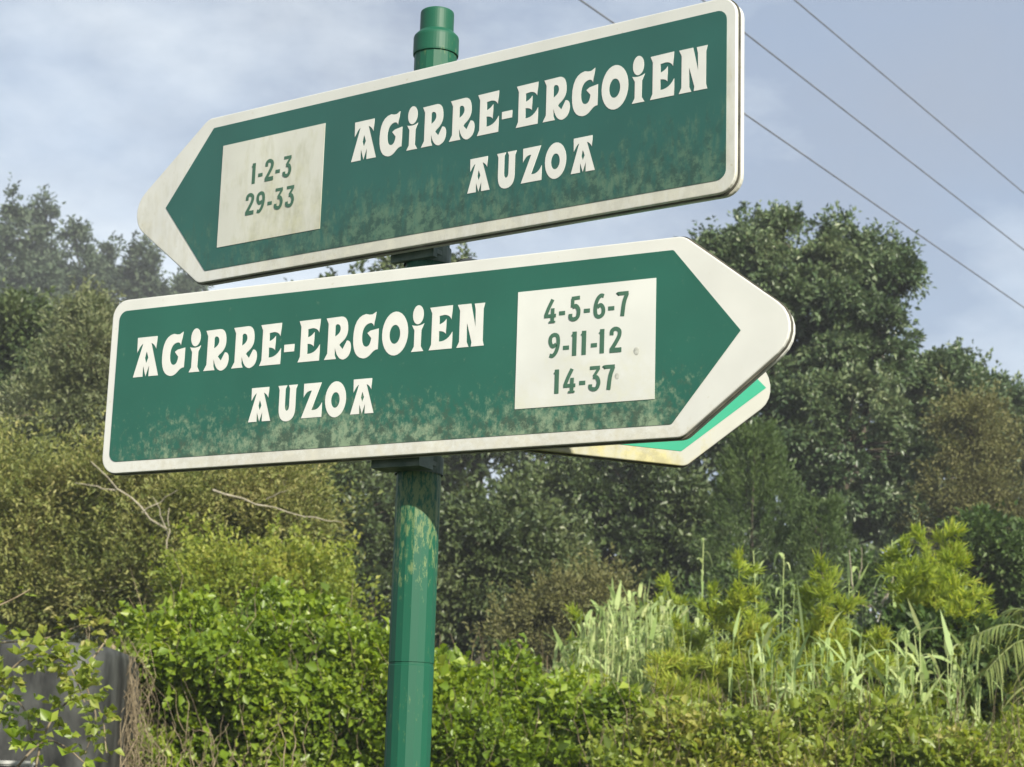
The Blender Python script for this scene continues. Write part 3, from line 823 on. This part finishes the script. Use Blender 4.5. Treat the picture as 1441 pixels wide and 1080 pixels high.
tree('willow_tree', 'grey-green willow-like tree left of the lower sign', 'tree',
     [(140, 520, 70, 65, 30, 1.2, 2), (230, 540, 70, 80, 30, 1.2, 1.6), (100, 590, 90, 80, 30, 1.4, 2), (125, 465, 36, 28, 30, .6, .5), (200, 620, 110, 90, 30, 1.4, 2.2), (310, 600, 90, 120, 30, 1.4, 1.6)],
     'willow', 420, 170, 0.42, 0.095, 0.03, 0.12, twigs=320, lo=0.25, bark='twig', droop=0.25, tight=.85, sprigs=420, sprig_len=.5)
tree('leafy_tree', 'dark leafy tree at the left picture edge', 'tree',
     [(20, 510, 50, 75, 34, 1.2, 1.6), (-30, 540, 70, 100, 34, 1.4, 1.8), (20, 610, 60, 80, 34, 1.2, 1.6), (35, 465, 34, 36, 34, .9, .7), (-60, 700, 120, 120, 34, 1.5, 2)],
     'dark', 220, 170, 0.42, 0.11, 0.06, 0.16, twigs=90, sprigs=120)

# shrubs
def shrub(label, lobes, mat, n, per, rc, L, W, group=None, name='shrub', **kw):
    return tree(name, label, 'shrub', lobes, mat, n, per, rc, L, W, kw.pop('tr', 0.05), group, crown='foliage', twigs=kw.pop('twigs', 120), bark=kw.pop('bark', 'dead'), **kw)
shrub('tangled olive-brown shrub at the left edge above the covered load', [(60, 770, 130, 100, 21, 1.2, 2), (-20, 820, 120, 100, 21, 1.2, 1.6), (110, 850, 110, 60, 21, 1.0, 1.4), (40, 710, 80, 60, 21, 1.0, 1), (-10, 685, 60, 40, 21, .6, .6)],
      'olive', 420, 150, 0.32, 0.062, 0.024, lo=0.2, twigs=420, droop=.2, tight=.9, sprigs=520, sprig_len=.55, hi=1.15)
shrub('tangled olive-brown shrub under the left end of the lower sign', [(240, 750, 120, 85, 20.5, 1.2, 2), (330, 720, 90, 70, 20.5, 1.1, 1.3), (220, 820, 130, 70, 20.5, 1.1, 1.8), (400, 720, 60, 80, 20.5, 1.0, 1), (170, 690, 50, 50, 20.5, .7, .6)],
      'olive', 440, 150, 0.32, 0.062, 0.023, lo=0.2, twigs=460, droop=.2, tight=.9, sprigs=560, sprig_len=.55, hi=1.15)
shrub('yellow-green sunlit shrub left of the post above the ivy', [(400, 840, 75, 55, 18.5, .8, 2), (330, 860, 80, 45, 18.5, .8, 1.4), (450, 865, 38, 65, 18.5, .7, 1.1), (290, 825, 50, 40, 18.5, .7, 1)],
      'lime', 230, 150, 0.24, 0.052, 0.028, lo=0.2, twigs=260, tight=.8, sprigs=320, sprig_len=.4, hi=1.15)
shrub('rounded dull green shrub just right of the post', [(700, 780, 95, 85, 27, 1.1, 2), (660, 850, 70, 80, 27, 1.0, 1.4), (770, 830, 70, 70, 27, .9, 1.2)],
      'shade', 250, 150, 0.28, 0.09, 0.05, lo=0.5, sprigs=160, sprig_len=.4)
shrub('brown drying shrub between the post and the reeds', [(800, 880, 70, 60, 24, .8, 2), (840, 850, 40, 40, 24, .6, .8), (750, 910, 60, 50, 24, .7, 1)],
      'brown', 210, 150, 0.24, 0.055, 0.022, lo=0.3, twigs=300, tight=.85, sprigs=200, sprig_len=.4, hi=1.15)
shrub('dark green broad-leaved bush below the feathery plants at right', [(1330, 930, 85, 50, 15.2, .6, 2), (1400, 960, 70, 50, 15.2, .6, 1.3), (1270, 955, 50, 35, 15.2, .5, 1)],
      'conifer', 190, 100, 0.2, 0.085, 0.055, lo=0.5)
shrub('mid green bush behind the feathery plants at right', [(1390, 800, 80, 70, 24, .9, 2), (1450, 850, 80, 80, 24, .9, 1.6), (1250, 860, 90, 70, 24, .9, 1.4), (1060, 880, 110, 70, 24, .9, 1.6)],
      'conifer', 260, 120, 0.26, 0.09, 0.05, lo=0.5)

# conifer-like upright shrubs
def conifer(label, px, top, bot, half, Y, n):
    s = Y / FPX
    a, b = at(px, top, Y), at(px, bot, Y)
    gz = float(ground_z(b[0], Y))
    root = empty('conifer_shrub', (b[0], Y, gz), label, 'shrub', 'upright conifer shrubs')
    H = a[2] - b[2]
    k = n
    h = rng.random(k) ** 0.8
    rad = half * s * (1 - 0.75 * h ** 1.6) * np.sqrt(rng.uniform(0.25, 1, k))
    th = rng.uniform(0, 2 * np.pi, k)
    P = np.stack([b[0] + rad * np.cos(th), Y + rad * np.sin(th), b[2] + h * H], -1)
    m = 46
    idx = np.repeat(np.arange(k), m)
    out = np.stack([np.cos(th), np.sin(th), np.full(k, 1.5)], -1)[idx]
    t = rng.random(len(idx))[:, None]
    PP = P[idx] + unit(out) * t * 0.42 * (1 - 0.5 * h[idx][:, None]) + rng.normal(size=(len(idx), 3)) * 0.035
    DD = unit(out) + rng.normal(size=(len(idx), 3)) * 0.5
    V, T = leaves_geo(PP, DD, rng.uniform(.05, .11, len(idx)), .014, up=0.3)
    link('foliage', raw_mesh('foliage', V - np.array(root.location), tri=T), M['conifer'], root)
    V, Q = tubes_geo([bent_line((b[0], Y, gz - .1), (a[0], Y, b[2] + H * .9), 8, 0.01, 0.06, 0.01)], 6)
    link('trunk', raw_mesh('trunk', V - np.array(root.location), quad=Q, smooth=True), M['bark'], root)
conifer('dark feathery conifer shrub in front of the oak below the sign tip', 1062, 610, 850, 72, 27, 330)
conifer('smaller feathery conifer shrub right of the larger one', 1155, 715, 850, 42, 26, 130)

# ------------------------------------------------------------------ reeds, feathery plants, palm
def cane_geo(base, H, lean, n_leaves, leafL, t0=0.3):
    top = base + np.array([lean[0], lean[1], H])
    pts, rad = bent_line(base, top, 8, 0.015, 0.011, 0.004)
    ts = np.linspace(t0, 0.99, n_leaves)
    P = np.stack([np.interp(ts, np.linspace(0, 1, 8), pts[:, k]) for k in range(3)], -1)
    az = rng.uniform(0, 2 * np.pi) + np.arange(n_leaves) * np.pi + rng.normal(size=n_leaves) * 0.5
    el = rng.uniform(0.35, 1.3, n_leaves) * (0.75 + 0.4 * ts)
    el = np.minimum(el, 1.5)
    D = np.stack([np.cos(az) * np.cos(el), np.sin(az) * np.cos(el), np.sin(el)], -1)
    L = leafL * rng.uniform(0.65, 1.2, n_leaves) * (1 - 0.35 * ts)
    V, T = blades_geo(P, D, L, rng.uniform(.013, .029, n_leaves), rng.uniform(0.05, 1.1, n_leaves) ** 1.2)
    return (pts, rad), V, T

def reed_bed():
    lines, VV, TT, off = [], [], [], 0
    spec = []
    for k in range(340):                     # (photo column, top row) envelope of the bed
        px = rng.uniform(780, 1080)
        env = np.interp(px, [780, 830, 870, 930, 1000, 1075], [925, 865, 832, 838, 885, 940])
        spec.append((px, env + abs(rng.normal()) * 45, rng.uniform(15.6, 17.6)))
    for k in range(110):                     # stragglers among and before the feathery plants
        px = rng.choice([1075, 1115, 1165, 1205, 1262, 1290, 1350]) + rng.normal() * 20
        spec.append((px, rng.uniform(880, 980), rng.uniform(13.7, 14.8)))
    for k in range(34):
        px = rng.uniform(985, 1400)
        spec.append((px, rng.uniform(800, 900), rng.uniform(15.4, 16.4)))
    for px, py, Y in spec:
        top = at(px, py, Y); base = np.array([top[0] + rng.normal() * .22, Y, float(ground_z(top[0], Y)) - .05])
        H = top[2] - base[2]
        ln, V, T = cane_geo(base, H, (top[0] - base[0], rng.normal() * .15), int(rng.integers(10, 17)), rng.uniform(.32, .56), 0.38)
        lines.append(ln); VV.append(V); TT.append(T + off); off += len(V)
    o = link('reed_bed', raw_mesh('reed_bed', np.concatenate(VV), tri=np.concatenate(TT)), M['reed'])
    tag(o, 'dense bed of pale grey-green reeds right of the post', 'reeds', None, 'stuff')
    V, Q = tubes_geo(lines, 4)
    s = link('stems', raw_mesh('stems', V, quad=Q, smooth=True), M['reed'], o)
    s['kind'] = 'stuff'
reed_bed()
def reed(px, py, Y, label, n=15, L=0.50, t0=.66):
    top = at(px, py, Y)
    base = np.array([top[0] + 0.05, Y, float(ground_z(top[0], Y)) - .05])
    root = empty('reed', base, label, 'reed', 'tall single reeds')
    ln, V, T = cane_geo(base, top[2] - base[2], (-0.05, 0), n, L, t0)
    link('leaves', raw_mesh('leaves', V - base, tri=T), M['reed'], root)
    V, Q = tubes_geo([ln], 5)
    link('cane', raw_mesh('cane', V - base, quad=Q, smooth=True), M['reed'], root)
for a in [(990, 757, 17.0, 'tallest pale reed cane left of the feathery plants'), (1060, 775, 17.2, 'tall reed cane with bunched leaves above the first feathery plant'),
          (1103, 780, 17.0, 'thin reed cane between the first two feathery plants'), (1195, 815, 16.8, 'bare pale reed cane between the feathery plants, in the middle'),
          (1255, 760, 17.2, 'reed cane with hanging leaves beside the tallest feathery plant'), (1335, 790, 17.0, 'reed cane leaning at the right of the tallest feathery plant'),
          (705, 905, 16.5, 'small lone reed right of the post'), (740, 905, 16.6, 'small lone reed with drooping leaf, second from the post')]:
    reed(*a)

def feathery(label, stems, Y, spread_px, n_pl):
    """loose upright plant of fine thread-like leaves: plumes along several arching stems"""
    c0 = at(stems[0][0], 1000, Y)
    root = empty('feathery_shrub', (c0[0], Y, float(ground_z(c0[0], Y))), label, 'shrub', 'yellow-green feathery plants')
    PP, DD, lines = [], [], []
    stems = list(stems) + [(a + rng.normal() * 42, b + rng.uniform(25, 120)) for a, b in stems for _ in range(2)]
    n_pl = int(n_pl * 0.31)
    for px, py in stems:
        top = at(px, py, Y + rng.normal() * .25)
        base = np.array([c0[0] + (top[0] - c0[0]) * 0.8, Y + rng.normal() * .3, float(ground_z(c0[0], Y)) - .05])
        pts, rad = bent_line(base, top, 9, 0.03, 0.014, 0.003)
        lines.append((pts, rad))
        for k in range(n_pl):
            t = 0.42 + 0.58 * rng.random() ** 0.8
            p = np.array([np.interp(t, np.linspace(0, 1, 9), pts[:, j]) for j in range(3)])
            az = rng.uniform(0, 2 * np.pi); el = rng.uniform(0.15, 1.1)
            d = np.array([np.cos(az) * np.cos(el), np.sin(az) * np.cos(el), np.sin(el)])
            ln = spread_px * Y / FPX * rng.uniform(.5, 1.1) * (1.25 - 0.9 * t)
            q, rr = bent_line(p, p + d * ln, 5, 0.06, 0.004, 0.0015, 0.08)
            lines.append((q, rr))
            m = int(130 * ln / 0.4) + 24
            tt = rng.random(m) ** 0.8
            base_p = np.stack([np.interp(tt, np.linspace(0, 1, 5), q[:, j]) for j in range(3)], -1)
            PP.append(base_p + rng.normal(size=(m, 3)) * 0.012); DD.append(d * 0.7 + rng.normal(size=(m, 3)) * 0.5 + np.array([0, 0, .45]))
    P, D = np.concatenate(PP), np.concatenate(DD)
    V, T = leaves_geo(P, D, rng.uniform(.055, .13, len(P)), .0095, up=0.3)
    o = np.array(root.location)
    link('foliage', raw_mesh('foliage', V - o, tri=T), M['feather'], root)
    V, Q = tubes_geo(lines, 3)
    link('stems', raw_mesh('stems', V - o, quad=Q, smooth=True), M['feather'], root)
feathery('wide yellow-green feathery plant beside the tallest reed', [(1040, 800), (1000, 840), (1070, 850), (985, 900), (1090, 900), (1030, 920), (1060, 940), (1010, 960)], 15.4, 78, 85)
feathery('narrow yellow-green feathery plant in the middle of the row', [(1165, 785), (1140, 840), (1185, 850), (1150, 900), (1190, 920), (1120, 930), (1170, 960)], 15.3, 74, 85)
feathery('tallest pale green feathery plant, its top bending right', [(1300, 740), (1330, 755), (1280, 790), (1320, 820), (1270, 850), (1340, 870), (1240, 900), (1290, 920)], 15.6, 80, 95)
feathery('yellow feathery plant at the right below the tallest one', [(1370, 835), (1345, 800), (1400, 860), (1350, 890), (1410, 900), (1380, 930)], 15.0, 70, 80)
feathery('low yellow-green feathery plant behind the reed bed', [(945, 820), (925, 850), (965, 860), (915, 880), (985, 890)], 17.2, 55, 65)
feathery('low feathery plant in front of the narrow one', [(1110, 905), (1140, 930), (1080, 925), (1165, 940), (1060, 950)], 14.5, 62, 60)
feathery('low feathery plant below the tallest one, left of the dark bush', [(1235, 900), (1210, 930), (1260, 925), (1190, 950), (1275, 955)], 14.6, 62, 60)
feathery('low yellow-green feathery plant at the right picture edge', [(1430, 925), (1460, 900), (1415, 950), (1480, 940)], 14.8, 60, 70)

def palm():
    Y = 13.9
    c = at(1478, 925, Y)
    root = empty('palm', (c[0], Y, float(ground_z(c[0], Y))), 'small palm with fringed fronds at the right picture edge', 'palm')
    o = np.array(root.location)
    V, Q = tubes_geo([bent_line((c[0], Y, o[2] - .05), c, 6, 0.02, 0.09, 0.07)], 10)
    link('trunk', raw_mesh('trunk', V - o, quad=Q, smooth=True), M['bark'], root)
    for tx, ty, dy in [(1372, 895, -.1), (1388, 945, -.25), (1425, 862, .2), (1500, 850, .3), (1560, 890, 0), (1550, 960, -.3), (1440, 985, -.4)]:
        e = at(tx, ty, Y + dy)
        t = np.linspace(0, 1, 10)[:, None]
        rach = c + (e - c) * t; rach[:, 2] += 0.16 * np.sin(np.pi * t[:, 0] ** 0.8)
        tl = rng.uniform(.2, 1, 54)
        P = np.stack([np.interp(tl, t[:, 0], rach[:, k]) for k in range(3)], -1)
        ax = unit(e - c)
        side = unit(np.cross(ax, [0, 0, 1.0])) * np.where(np.arange(54) % 2, 1, -1)[:, None]
        V, T = blades_geo(P, ax * .55 + side * .8 + np.array([0, 0, -.15]), rng.uniform(.17, .27, 54), .010, rng.uniform(.35, .9, 54))
        fr = link('frond', raw_mesh('frond', V - o, tri=T), M['palm'], root)
        V, Q = tubes_geo([(rach, np.linspace(.012, .004, 10))], 5)
        link('rachis', raw_mesh('rachis', V - o, quad=Q, smooth=True), M['palm'], fr)
palm()

# ------------------------------------------------------------------ hedges (nobody could count their leaves or shoots)
def hedge(name, label, tops, mat, x0, x1, Y, depth, density, L, W, bottom, stems, stem_mat='twig', bumps=0.16):
    """leaf skin over a bumpy bank: tops is the outline's upper edge in the photograph"""
    n = int(density)
    px = rng.uniform(x0, x1, n)
    tops = np.array(tops, float)
    tz = np.array([at(a, b, Y)[2] for a, b in tops])
    txx = np.array([at(a, b, Y)[0] for a, b in tops])
    X = at(0, 900, Y)[0] + px * Y / FPX
    ztop = np.interp(X, txx, tz)
    def bump(a, b):
        return (np.sin(a * 5.1 + b * 3.3) + np.sin(a * 9.7 - b * 6.1 + 1.3) * .7 + np.sin(a * 2.3 + b * 9 + .4) * .8 + np.sin(a * 17 + b * 13) * .4)
    t = rng.random(n)
    # front face (t < .62) then the top, rounded over
    ang = np.clip((t - 0.45) / 0.55, 0, 1) * np.pi * 0.55
    fz = np.where(t < .45, bottom + (ztop - 0.45 - bottom) * (t / .45), ztop - 0.45 + 0.45 * np.sin(ang))
    fy = np.where(t < .45, Y - depth, Y - depth + depth * 1.3 * (1 - np.cos(ang)))
    nrm = np.stack([np.zeros(n), -np.cos(ang), np.sin(ang) + .25], -1)
    b = bump(X, fz + fy) * bumps * 0.5 - 0.10
    skin = rng.exponential(0.10, n) - 0.10
    P = np.stack([X, fy, fz], -1) + unit(nrm) * (b - np.clip(skin, -.1, .5))[:, None] + rng.normal(size=(n, 3)) * 0.03
    D = unit(nrm) * 0.6 + rng.normal(size=(n, 3)) * 0.7 + np.array([0, 0, -0.15])
    s = np.clip(np.exp(rng.normal(size=n) * 0.42), 0.4, 2.4)
    V, T = leaves_geo(P, D, L * s, W * s, up=0.5)
    o = link(name, raw_mesh(name, V, tri=T), M[mat])
    tag(o, label, 'hedge', None, 'stuff')
    # an earth-dark inner mass so the bank is solid, and shoots that stand out of it
    lines = []
    for k in range(stems):
        i = int(rng.integers(n))
        a = P[i] + np.array([0, .15, -.25]); e = P[i] + unit(nrm[i:i + 1])[0] * rng.uniform(.02, .22) + rng.normal(size=3) * .10 + np.array([0, 0, rng.uniform(-.1, .12)])
        lines.append(bent_line(a, e, 6, .14, .0042, .0014))
    V, Q = tubes_geo(lines, 4)
    s = link('shoots', raw_mesh('shoots', V, quad=Q), M[stem_mat], o); s['kind'] = 'stuff'
    xs = np.linspace(X.min(), X.max(), 60); zt = np.interp(xs, txx, tz)
    prof = [(-depth + .32, None, 0), (-depth + .32, .75, 1), (-depth * .35 + .3, .33, 1), (depth, .35, 1), (depth, None, 0)]
    VV = []
    for dy, dz, up in prof:
        VV.append(np.stack([xs, np.full(60, Y + dy), (zt - dz) if up else np.full(60, 0.0) + ground_z(xs, Y + dy) - .1], -1))
    VV = np.stack(VV, 1)
    i = np.arange(59)[:, None] * 5 + np.arange(4)[None]
    q = np.stack([i, i + 5, i + 6, i + 1], -1).reshape(-1, 4)
    c = link('thicket_core', raw_mesh('thicket_core', VV.reshape(-1, 3), quad=q, smooth=True), M['soil'], o); c['kind'] = 'stuff'

hedge('ivy_hedge', 'bright green ivy-covered hedge along the bottom, either side of the post',
      [(150, 905), (220, 888), (300, 862), (380, 855), (450, 880), (520, 905), (590, 925), (640, 935), (700, 960), (780, 972), (860, 982), (930, 1005), (1000, 1030)],
      'hedge', 170, 960, 13.0, 0.8, 82000, 0.041, 0.029, 1.35, 700, bumps=.19)
hedge('bramble_hedge', 'olive green bramble thicket along the bottom right',
      [(820, 1035), (900, 1015), (1000, 1010), (1100, 1012), (1200, 1015), (1300, 1022), (1380, 1035), (1441, 1045), (1600, 1045)],
      'bramble', 830, 1580, 12.2, 0.8, 66000, 0.042, 0.025, 1.35, 1300, bumps=.17)

# ------------------------------------------------------------------ left corner: covered load, dry stems, bramble sprays, dead branches
def covered_load():
    Y = 11.2
    M['tarp'] = noise_mat('grey_tarpaulin', (0.004, 0.005, 0.005), (0.060, 0.064, 0.060), 6.5, 0.7, 0.9, (1, 1, .5), 0.5)
    M['rail'] = noise_mat('pale_rail', (0.12, 0.13, 0.12), (0.45, 0.46, 0.44), 9, 0.6)
    r = at(150, 906, Y); l = at(-190, 896, Y)
    root = empty('covered_load', ((r[0] + l[0]) / 2, Y + .9, 0), 'dark grey sheeted load half hidden by bramble leaves at bottom left', 'load')
    o = np.array(root.location)
    W_, D_, H_ = (r[0] - l[0]) / 2, 0.9, r[2]
    nu, nv = 90, 26
    per = []
    for k in range(nu):                       # rounded-rectangle plan
        a = 2 * np.pi * k / nu
        c, s = np.cos(a), np.sin(a); e = 0.22
        per.append((W_ * np.sign(c) * abs(c) ** e, D_ * np.sign(s) * abs(s) ** e, a))
    per = np.array(per)
    rows = []
    for j in range(nv):
        t = j / (nv - 1)
        z = 0.55 + (H_ - 0.55) * min(1, t * 1.06)
        sh = 1.0 if t < .93 else 1 - 0.10 * ((t - .93) / .07) ** 2
        fold = 0.03 * np.abs(np.sin(per[:, 0] * 11 + 2 * np.sin(t * 3))) * (1.1 - t) + 0.045 * np.sin(per[:, 0] * 5 + t * 6) + 0.02 * np.sin(t * 15 + per[:, 0] * 4)
        rows.append(np.stack([per[:, 0] * sh, per[:, 1] * sh - fold, np.full(nu, z) + (0.012 * np.sin(per[:, 0] * 6) if t > .9 else 0)], -1))
    V = np.concatenate(rows + [np.array([[0, 0, H_ + .03]])])
    q = []
    for j in range(nv - 1):
        for k in range(nu): q.append((j * nu + k, j * nu + (k + 1) % nu, (j + 1) * nu + (k + 1) % nu, (j + 1) * nu + k))
    tri = [((nv - 1) * nu + k, (nv - 1) * nu + (k + 1) % nu, nv * nu) for k in range(nu)]
    link('tarpaulin', raw_mesh('tarpaulin', V, tri=tri, quad=q, smooth=True), M['tarp'], root)
    zz = at(60, 1002, Y)[2]
    for dz, hh in ((at(60, 1076, Y)[2], .03),):
        bm = bmesh.new()
        bmesh.ops.create_cube(bm, size=1, matrix=Matrix.Translation((-.15, -D_ - .03, dz)) @ Matrix.Diagonal((2 * W_ * .72, .05, hh, 1)))
        bmesh.ops.bevel(bm, geom=list(bm.edges), offset=.01, segments=2, affect='EDGES')
        link('rail', bm_mesh('rail', bm), M['rail'], root)
    bm = bmesh.new()
    bmesh.ops.create_cube(bm, size=1, matrix=Matrix.Translation((0, 0, .28)) @ Matrix.Diagonal((2 * W_ * .9, 1.5, .56, 1)))
    bmesh.ops.bevel(bm, geom=list(bm.edges), offset=.03, segments=2, affect='EDGES')
    link('bed', bm_mesh('bed', bm), M['bark'], root)
covered_load()

def dry_stems():
    lines = []
    for k in range(120):
        px = 168 + abs(rng.normal()) * 24 if k < 90 else rng.uniform(170, 430)
        Y = 11.95 + rng.normal() * .10
        a = at(px + rng.normal() * 6, rng.uniform(890, 1010) if k < 90 else rng.uniform(990, 1060), Y)
        b = np.array([a[0] + rng.normal() * .12, Y + rng.normal() * .06, 0.3 if k < 90 else a[2] - .5])
        th = rng.uniform(.5, 1.2)
        lines.append(bent_line(b, a, 14, .11, .0050 * th, .0016 * th))
        if rng.random() < .6:
            q = lines[-1][0][int(rng.integers(5, 11))]
            lines.append(bent_line(q, q + rng.normal(size=3) * np.array([.09, .05, .12]), 5, .12, .003, .001))
    V, Q = tubes_geo(lines, 5)
    o = link('dry_stems', raw_mesh('dry_stems', V, quad=Q, smooth=True), M['twig'])
    tag(o, 'curtain of dry brown stems between the covered load and the ivy', 'stems', None, 'stuff')
dry_stems()

def bramble_spray(label, pts, Y, n, mat='bramble', L=.075, W=.05):
    """an arching thorny cane with stalked leaflets"""
    P = np.array([at(a, b, Y + dy) for a, b, dy in pts])
    base = P[0].copy()
    root = empty('bramble_spray', base, label, 'bramble', 'bramble sprays over the covered load')
    c = []
    for k in range(3): c.append(spline([(i, v) for i, v in enumerate(P[:, k])])[:, 1] if len(P) > 2 else P[:, k])
    c = np.stack(c, -1); m = len(c)
    V, Q = tubes_geo([(c, np.linspace(.006, .0025, m))], 5)
    link('cane', raw_mesh('cane', V - base, quad=Q, smooth=True), M['twig'], root)
    PP, DD = [], []
    for k in range(n):
        t = rng.uniform(.05, 1) * (m - 1); p = c[int(t)]
        d = unit(rng.normal(size=3) + np.array([0, -.6, .1]))
        p2 = p + d * rng.uniform(.03, .10)
        for s in (-1, 0, 1):
            dd = d + np.array([s * .9, 0, .15 * rng.normal()]) + rng.normal(size=3) * .25
            PP.append(p2); DD.append(dd)
    s = rng.uniform(.6, 1.25, len(PP))
    V, T = leaves_geo(np.array(PP), np.array(DD), L * s, W * s, up=.5)
    link('leaves', raw_mesh('leaves', V - base, tri=T), M[mat], root)
bramble_spray('leafy bramble spray at the left edge in front of the covered load', [(-60, 1120, 0), (-20, 1000, 0), (30, 930, 0), (90, 930, -.1), (120, 990, -.15)], 8.6, 110, 'bramble', .056, .036)
bramble_spray('bramble spray with hanging tip across the middle of the covered load', [(40, 1150, 0), (60, 1040, 0), (100, 985, 0), (140, 1000, -.1), (150, 1060, -.15)], 8.8, 34, 'bramble', .050, .034)
bramble_spray('bright young bramble leaves in the bottom left corner', [(-30, 1160, 0), (20, 1085, 0), (60, 1045, 0), (90, 1050, -.1), (120, 1075, -.1)], 7.6, 14, 'hedge', .055, .038)
bramble_spray('pale young shoot leaning in from the left edge above the load', [(-120, 910, 0), (-40, 870, 0), (15, 845, 0), (42, 830, 0)], 8.0, 5, 'lime', .04, .016)
bramble_spray('small leafy bramble along the top edge of the covered load', [(-60, 915, 0), (0, 905, 0), (60, 900, 0), (120, 880, -.1), (125, 905, -.1)], 10.0, 50, 'bramble', .05, .032)

bramble_spray('bramble spray trailing down the right side of the covered load', [(150, 900, 0), (120, 950, -.1), (135, 1010, -.15), (120, 1060, -.2)], 10.3, 40, 'bramble', .05, .032)
bramble_spray('low bramble spray rising at the very left edge over the load', [(-80, 1090, 0), (-30, 1030, 0), (10, 985, 0), (35, 1000, -.1), (45, 1050, -.1)], 9.0, 40, 'hedge', .052, .036)

def dead_branch(label, paths, Y, r=0.011):
    lines = []
    for a, b, k in paths:
        lines.append(bent_line(at(*a, Y), at(*b, Y - .1), 7, .07, r * k, r * k * .4))
    base = lines[0][0][0].copy()
    V, Q = tubes_geo(lines, 6)
    o = link('dead_branch', raw_mesh('dead_branch', V - base, quad=Q, smooth=True), M['dead'], None, base)
    tag(o, label, 'branch', 'bare pale branches')
dead_branch('bare pale forked branch below the lower left corner of the sign', [((235, 745), (128, 650), 1.1), ((165, 690), (105, 680), .7), ((200, 722), (250, 690), .6)], 19.0)
dead_branch('bare pale branch arching right below the sign', [((300, 690), (430, 728), 1.0), ((430, 728), (480, 735), .7), ((375, 703), (405, 690), .5)], 19.0, .013)
dead_branch('thin bare upright branch above the ivy left of the post', [((232, 800), (238, 715), .9), ((236, 755), (215, 700), .6)], 18.9, .012)
dead_branch('pale dead forked twig among the feathery plants', [((1200, 860), (1195, 775), .9), ((1204, 830), (1212, 770), .6), ((1240, 850), (1262, 800), .8), ((1250, 830), (1232, 880), .6)], 16.0, .010)

# ------------------------------------------------------------------ the hazy air
def haze():
    m = bpy.data.materials.new('haze_air'); m.use_nodes = True
    n, l = m.node_tree.nodes, m.node_tree.links
    n.clear()
    out = n.new('ShaderNodeOutputMaterial'); v = n.new('ShaderNodeVolumePrincipled')
    v.inputs['Color'].default_value = (0.86, 0.92, 1.0, 1)
    v.inputs['Density'].default_value = HAZE
    v.inputs['Anisotropy'].default_value = 0.0
    l.new(v.outputs[0], out.inputs['Volume'])
    bm = bmesh.new()
    bmesh.ops.create_cube(bm, size=1, matrix=Matrix.Translation((0, 1230, 24)) @ Matrix.Diagonal((5060, 2600, 52, 1)))
    o = link('haze', bm_mesh('haze', bm), m)
    tag(o, 'thin pale haze in the air over the valley', 'haze', None, 'stuff')
HAZE = 0.0010
haze()
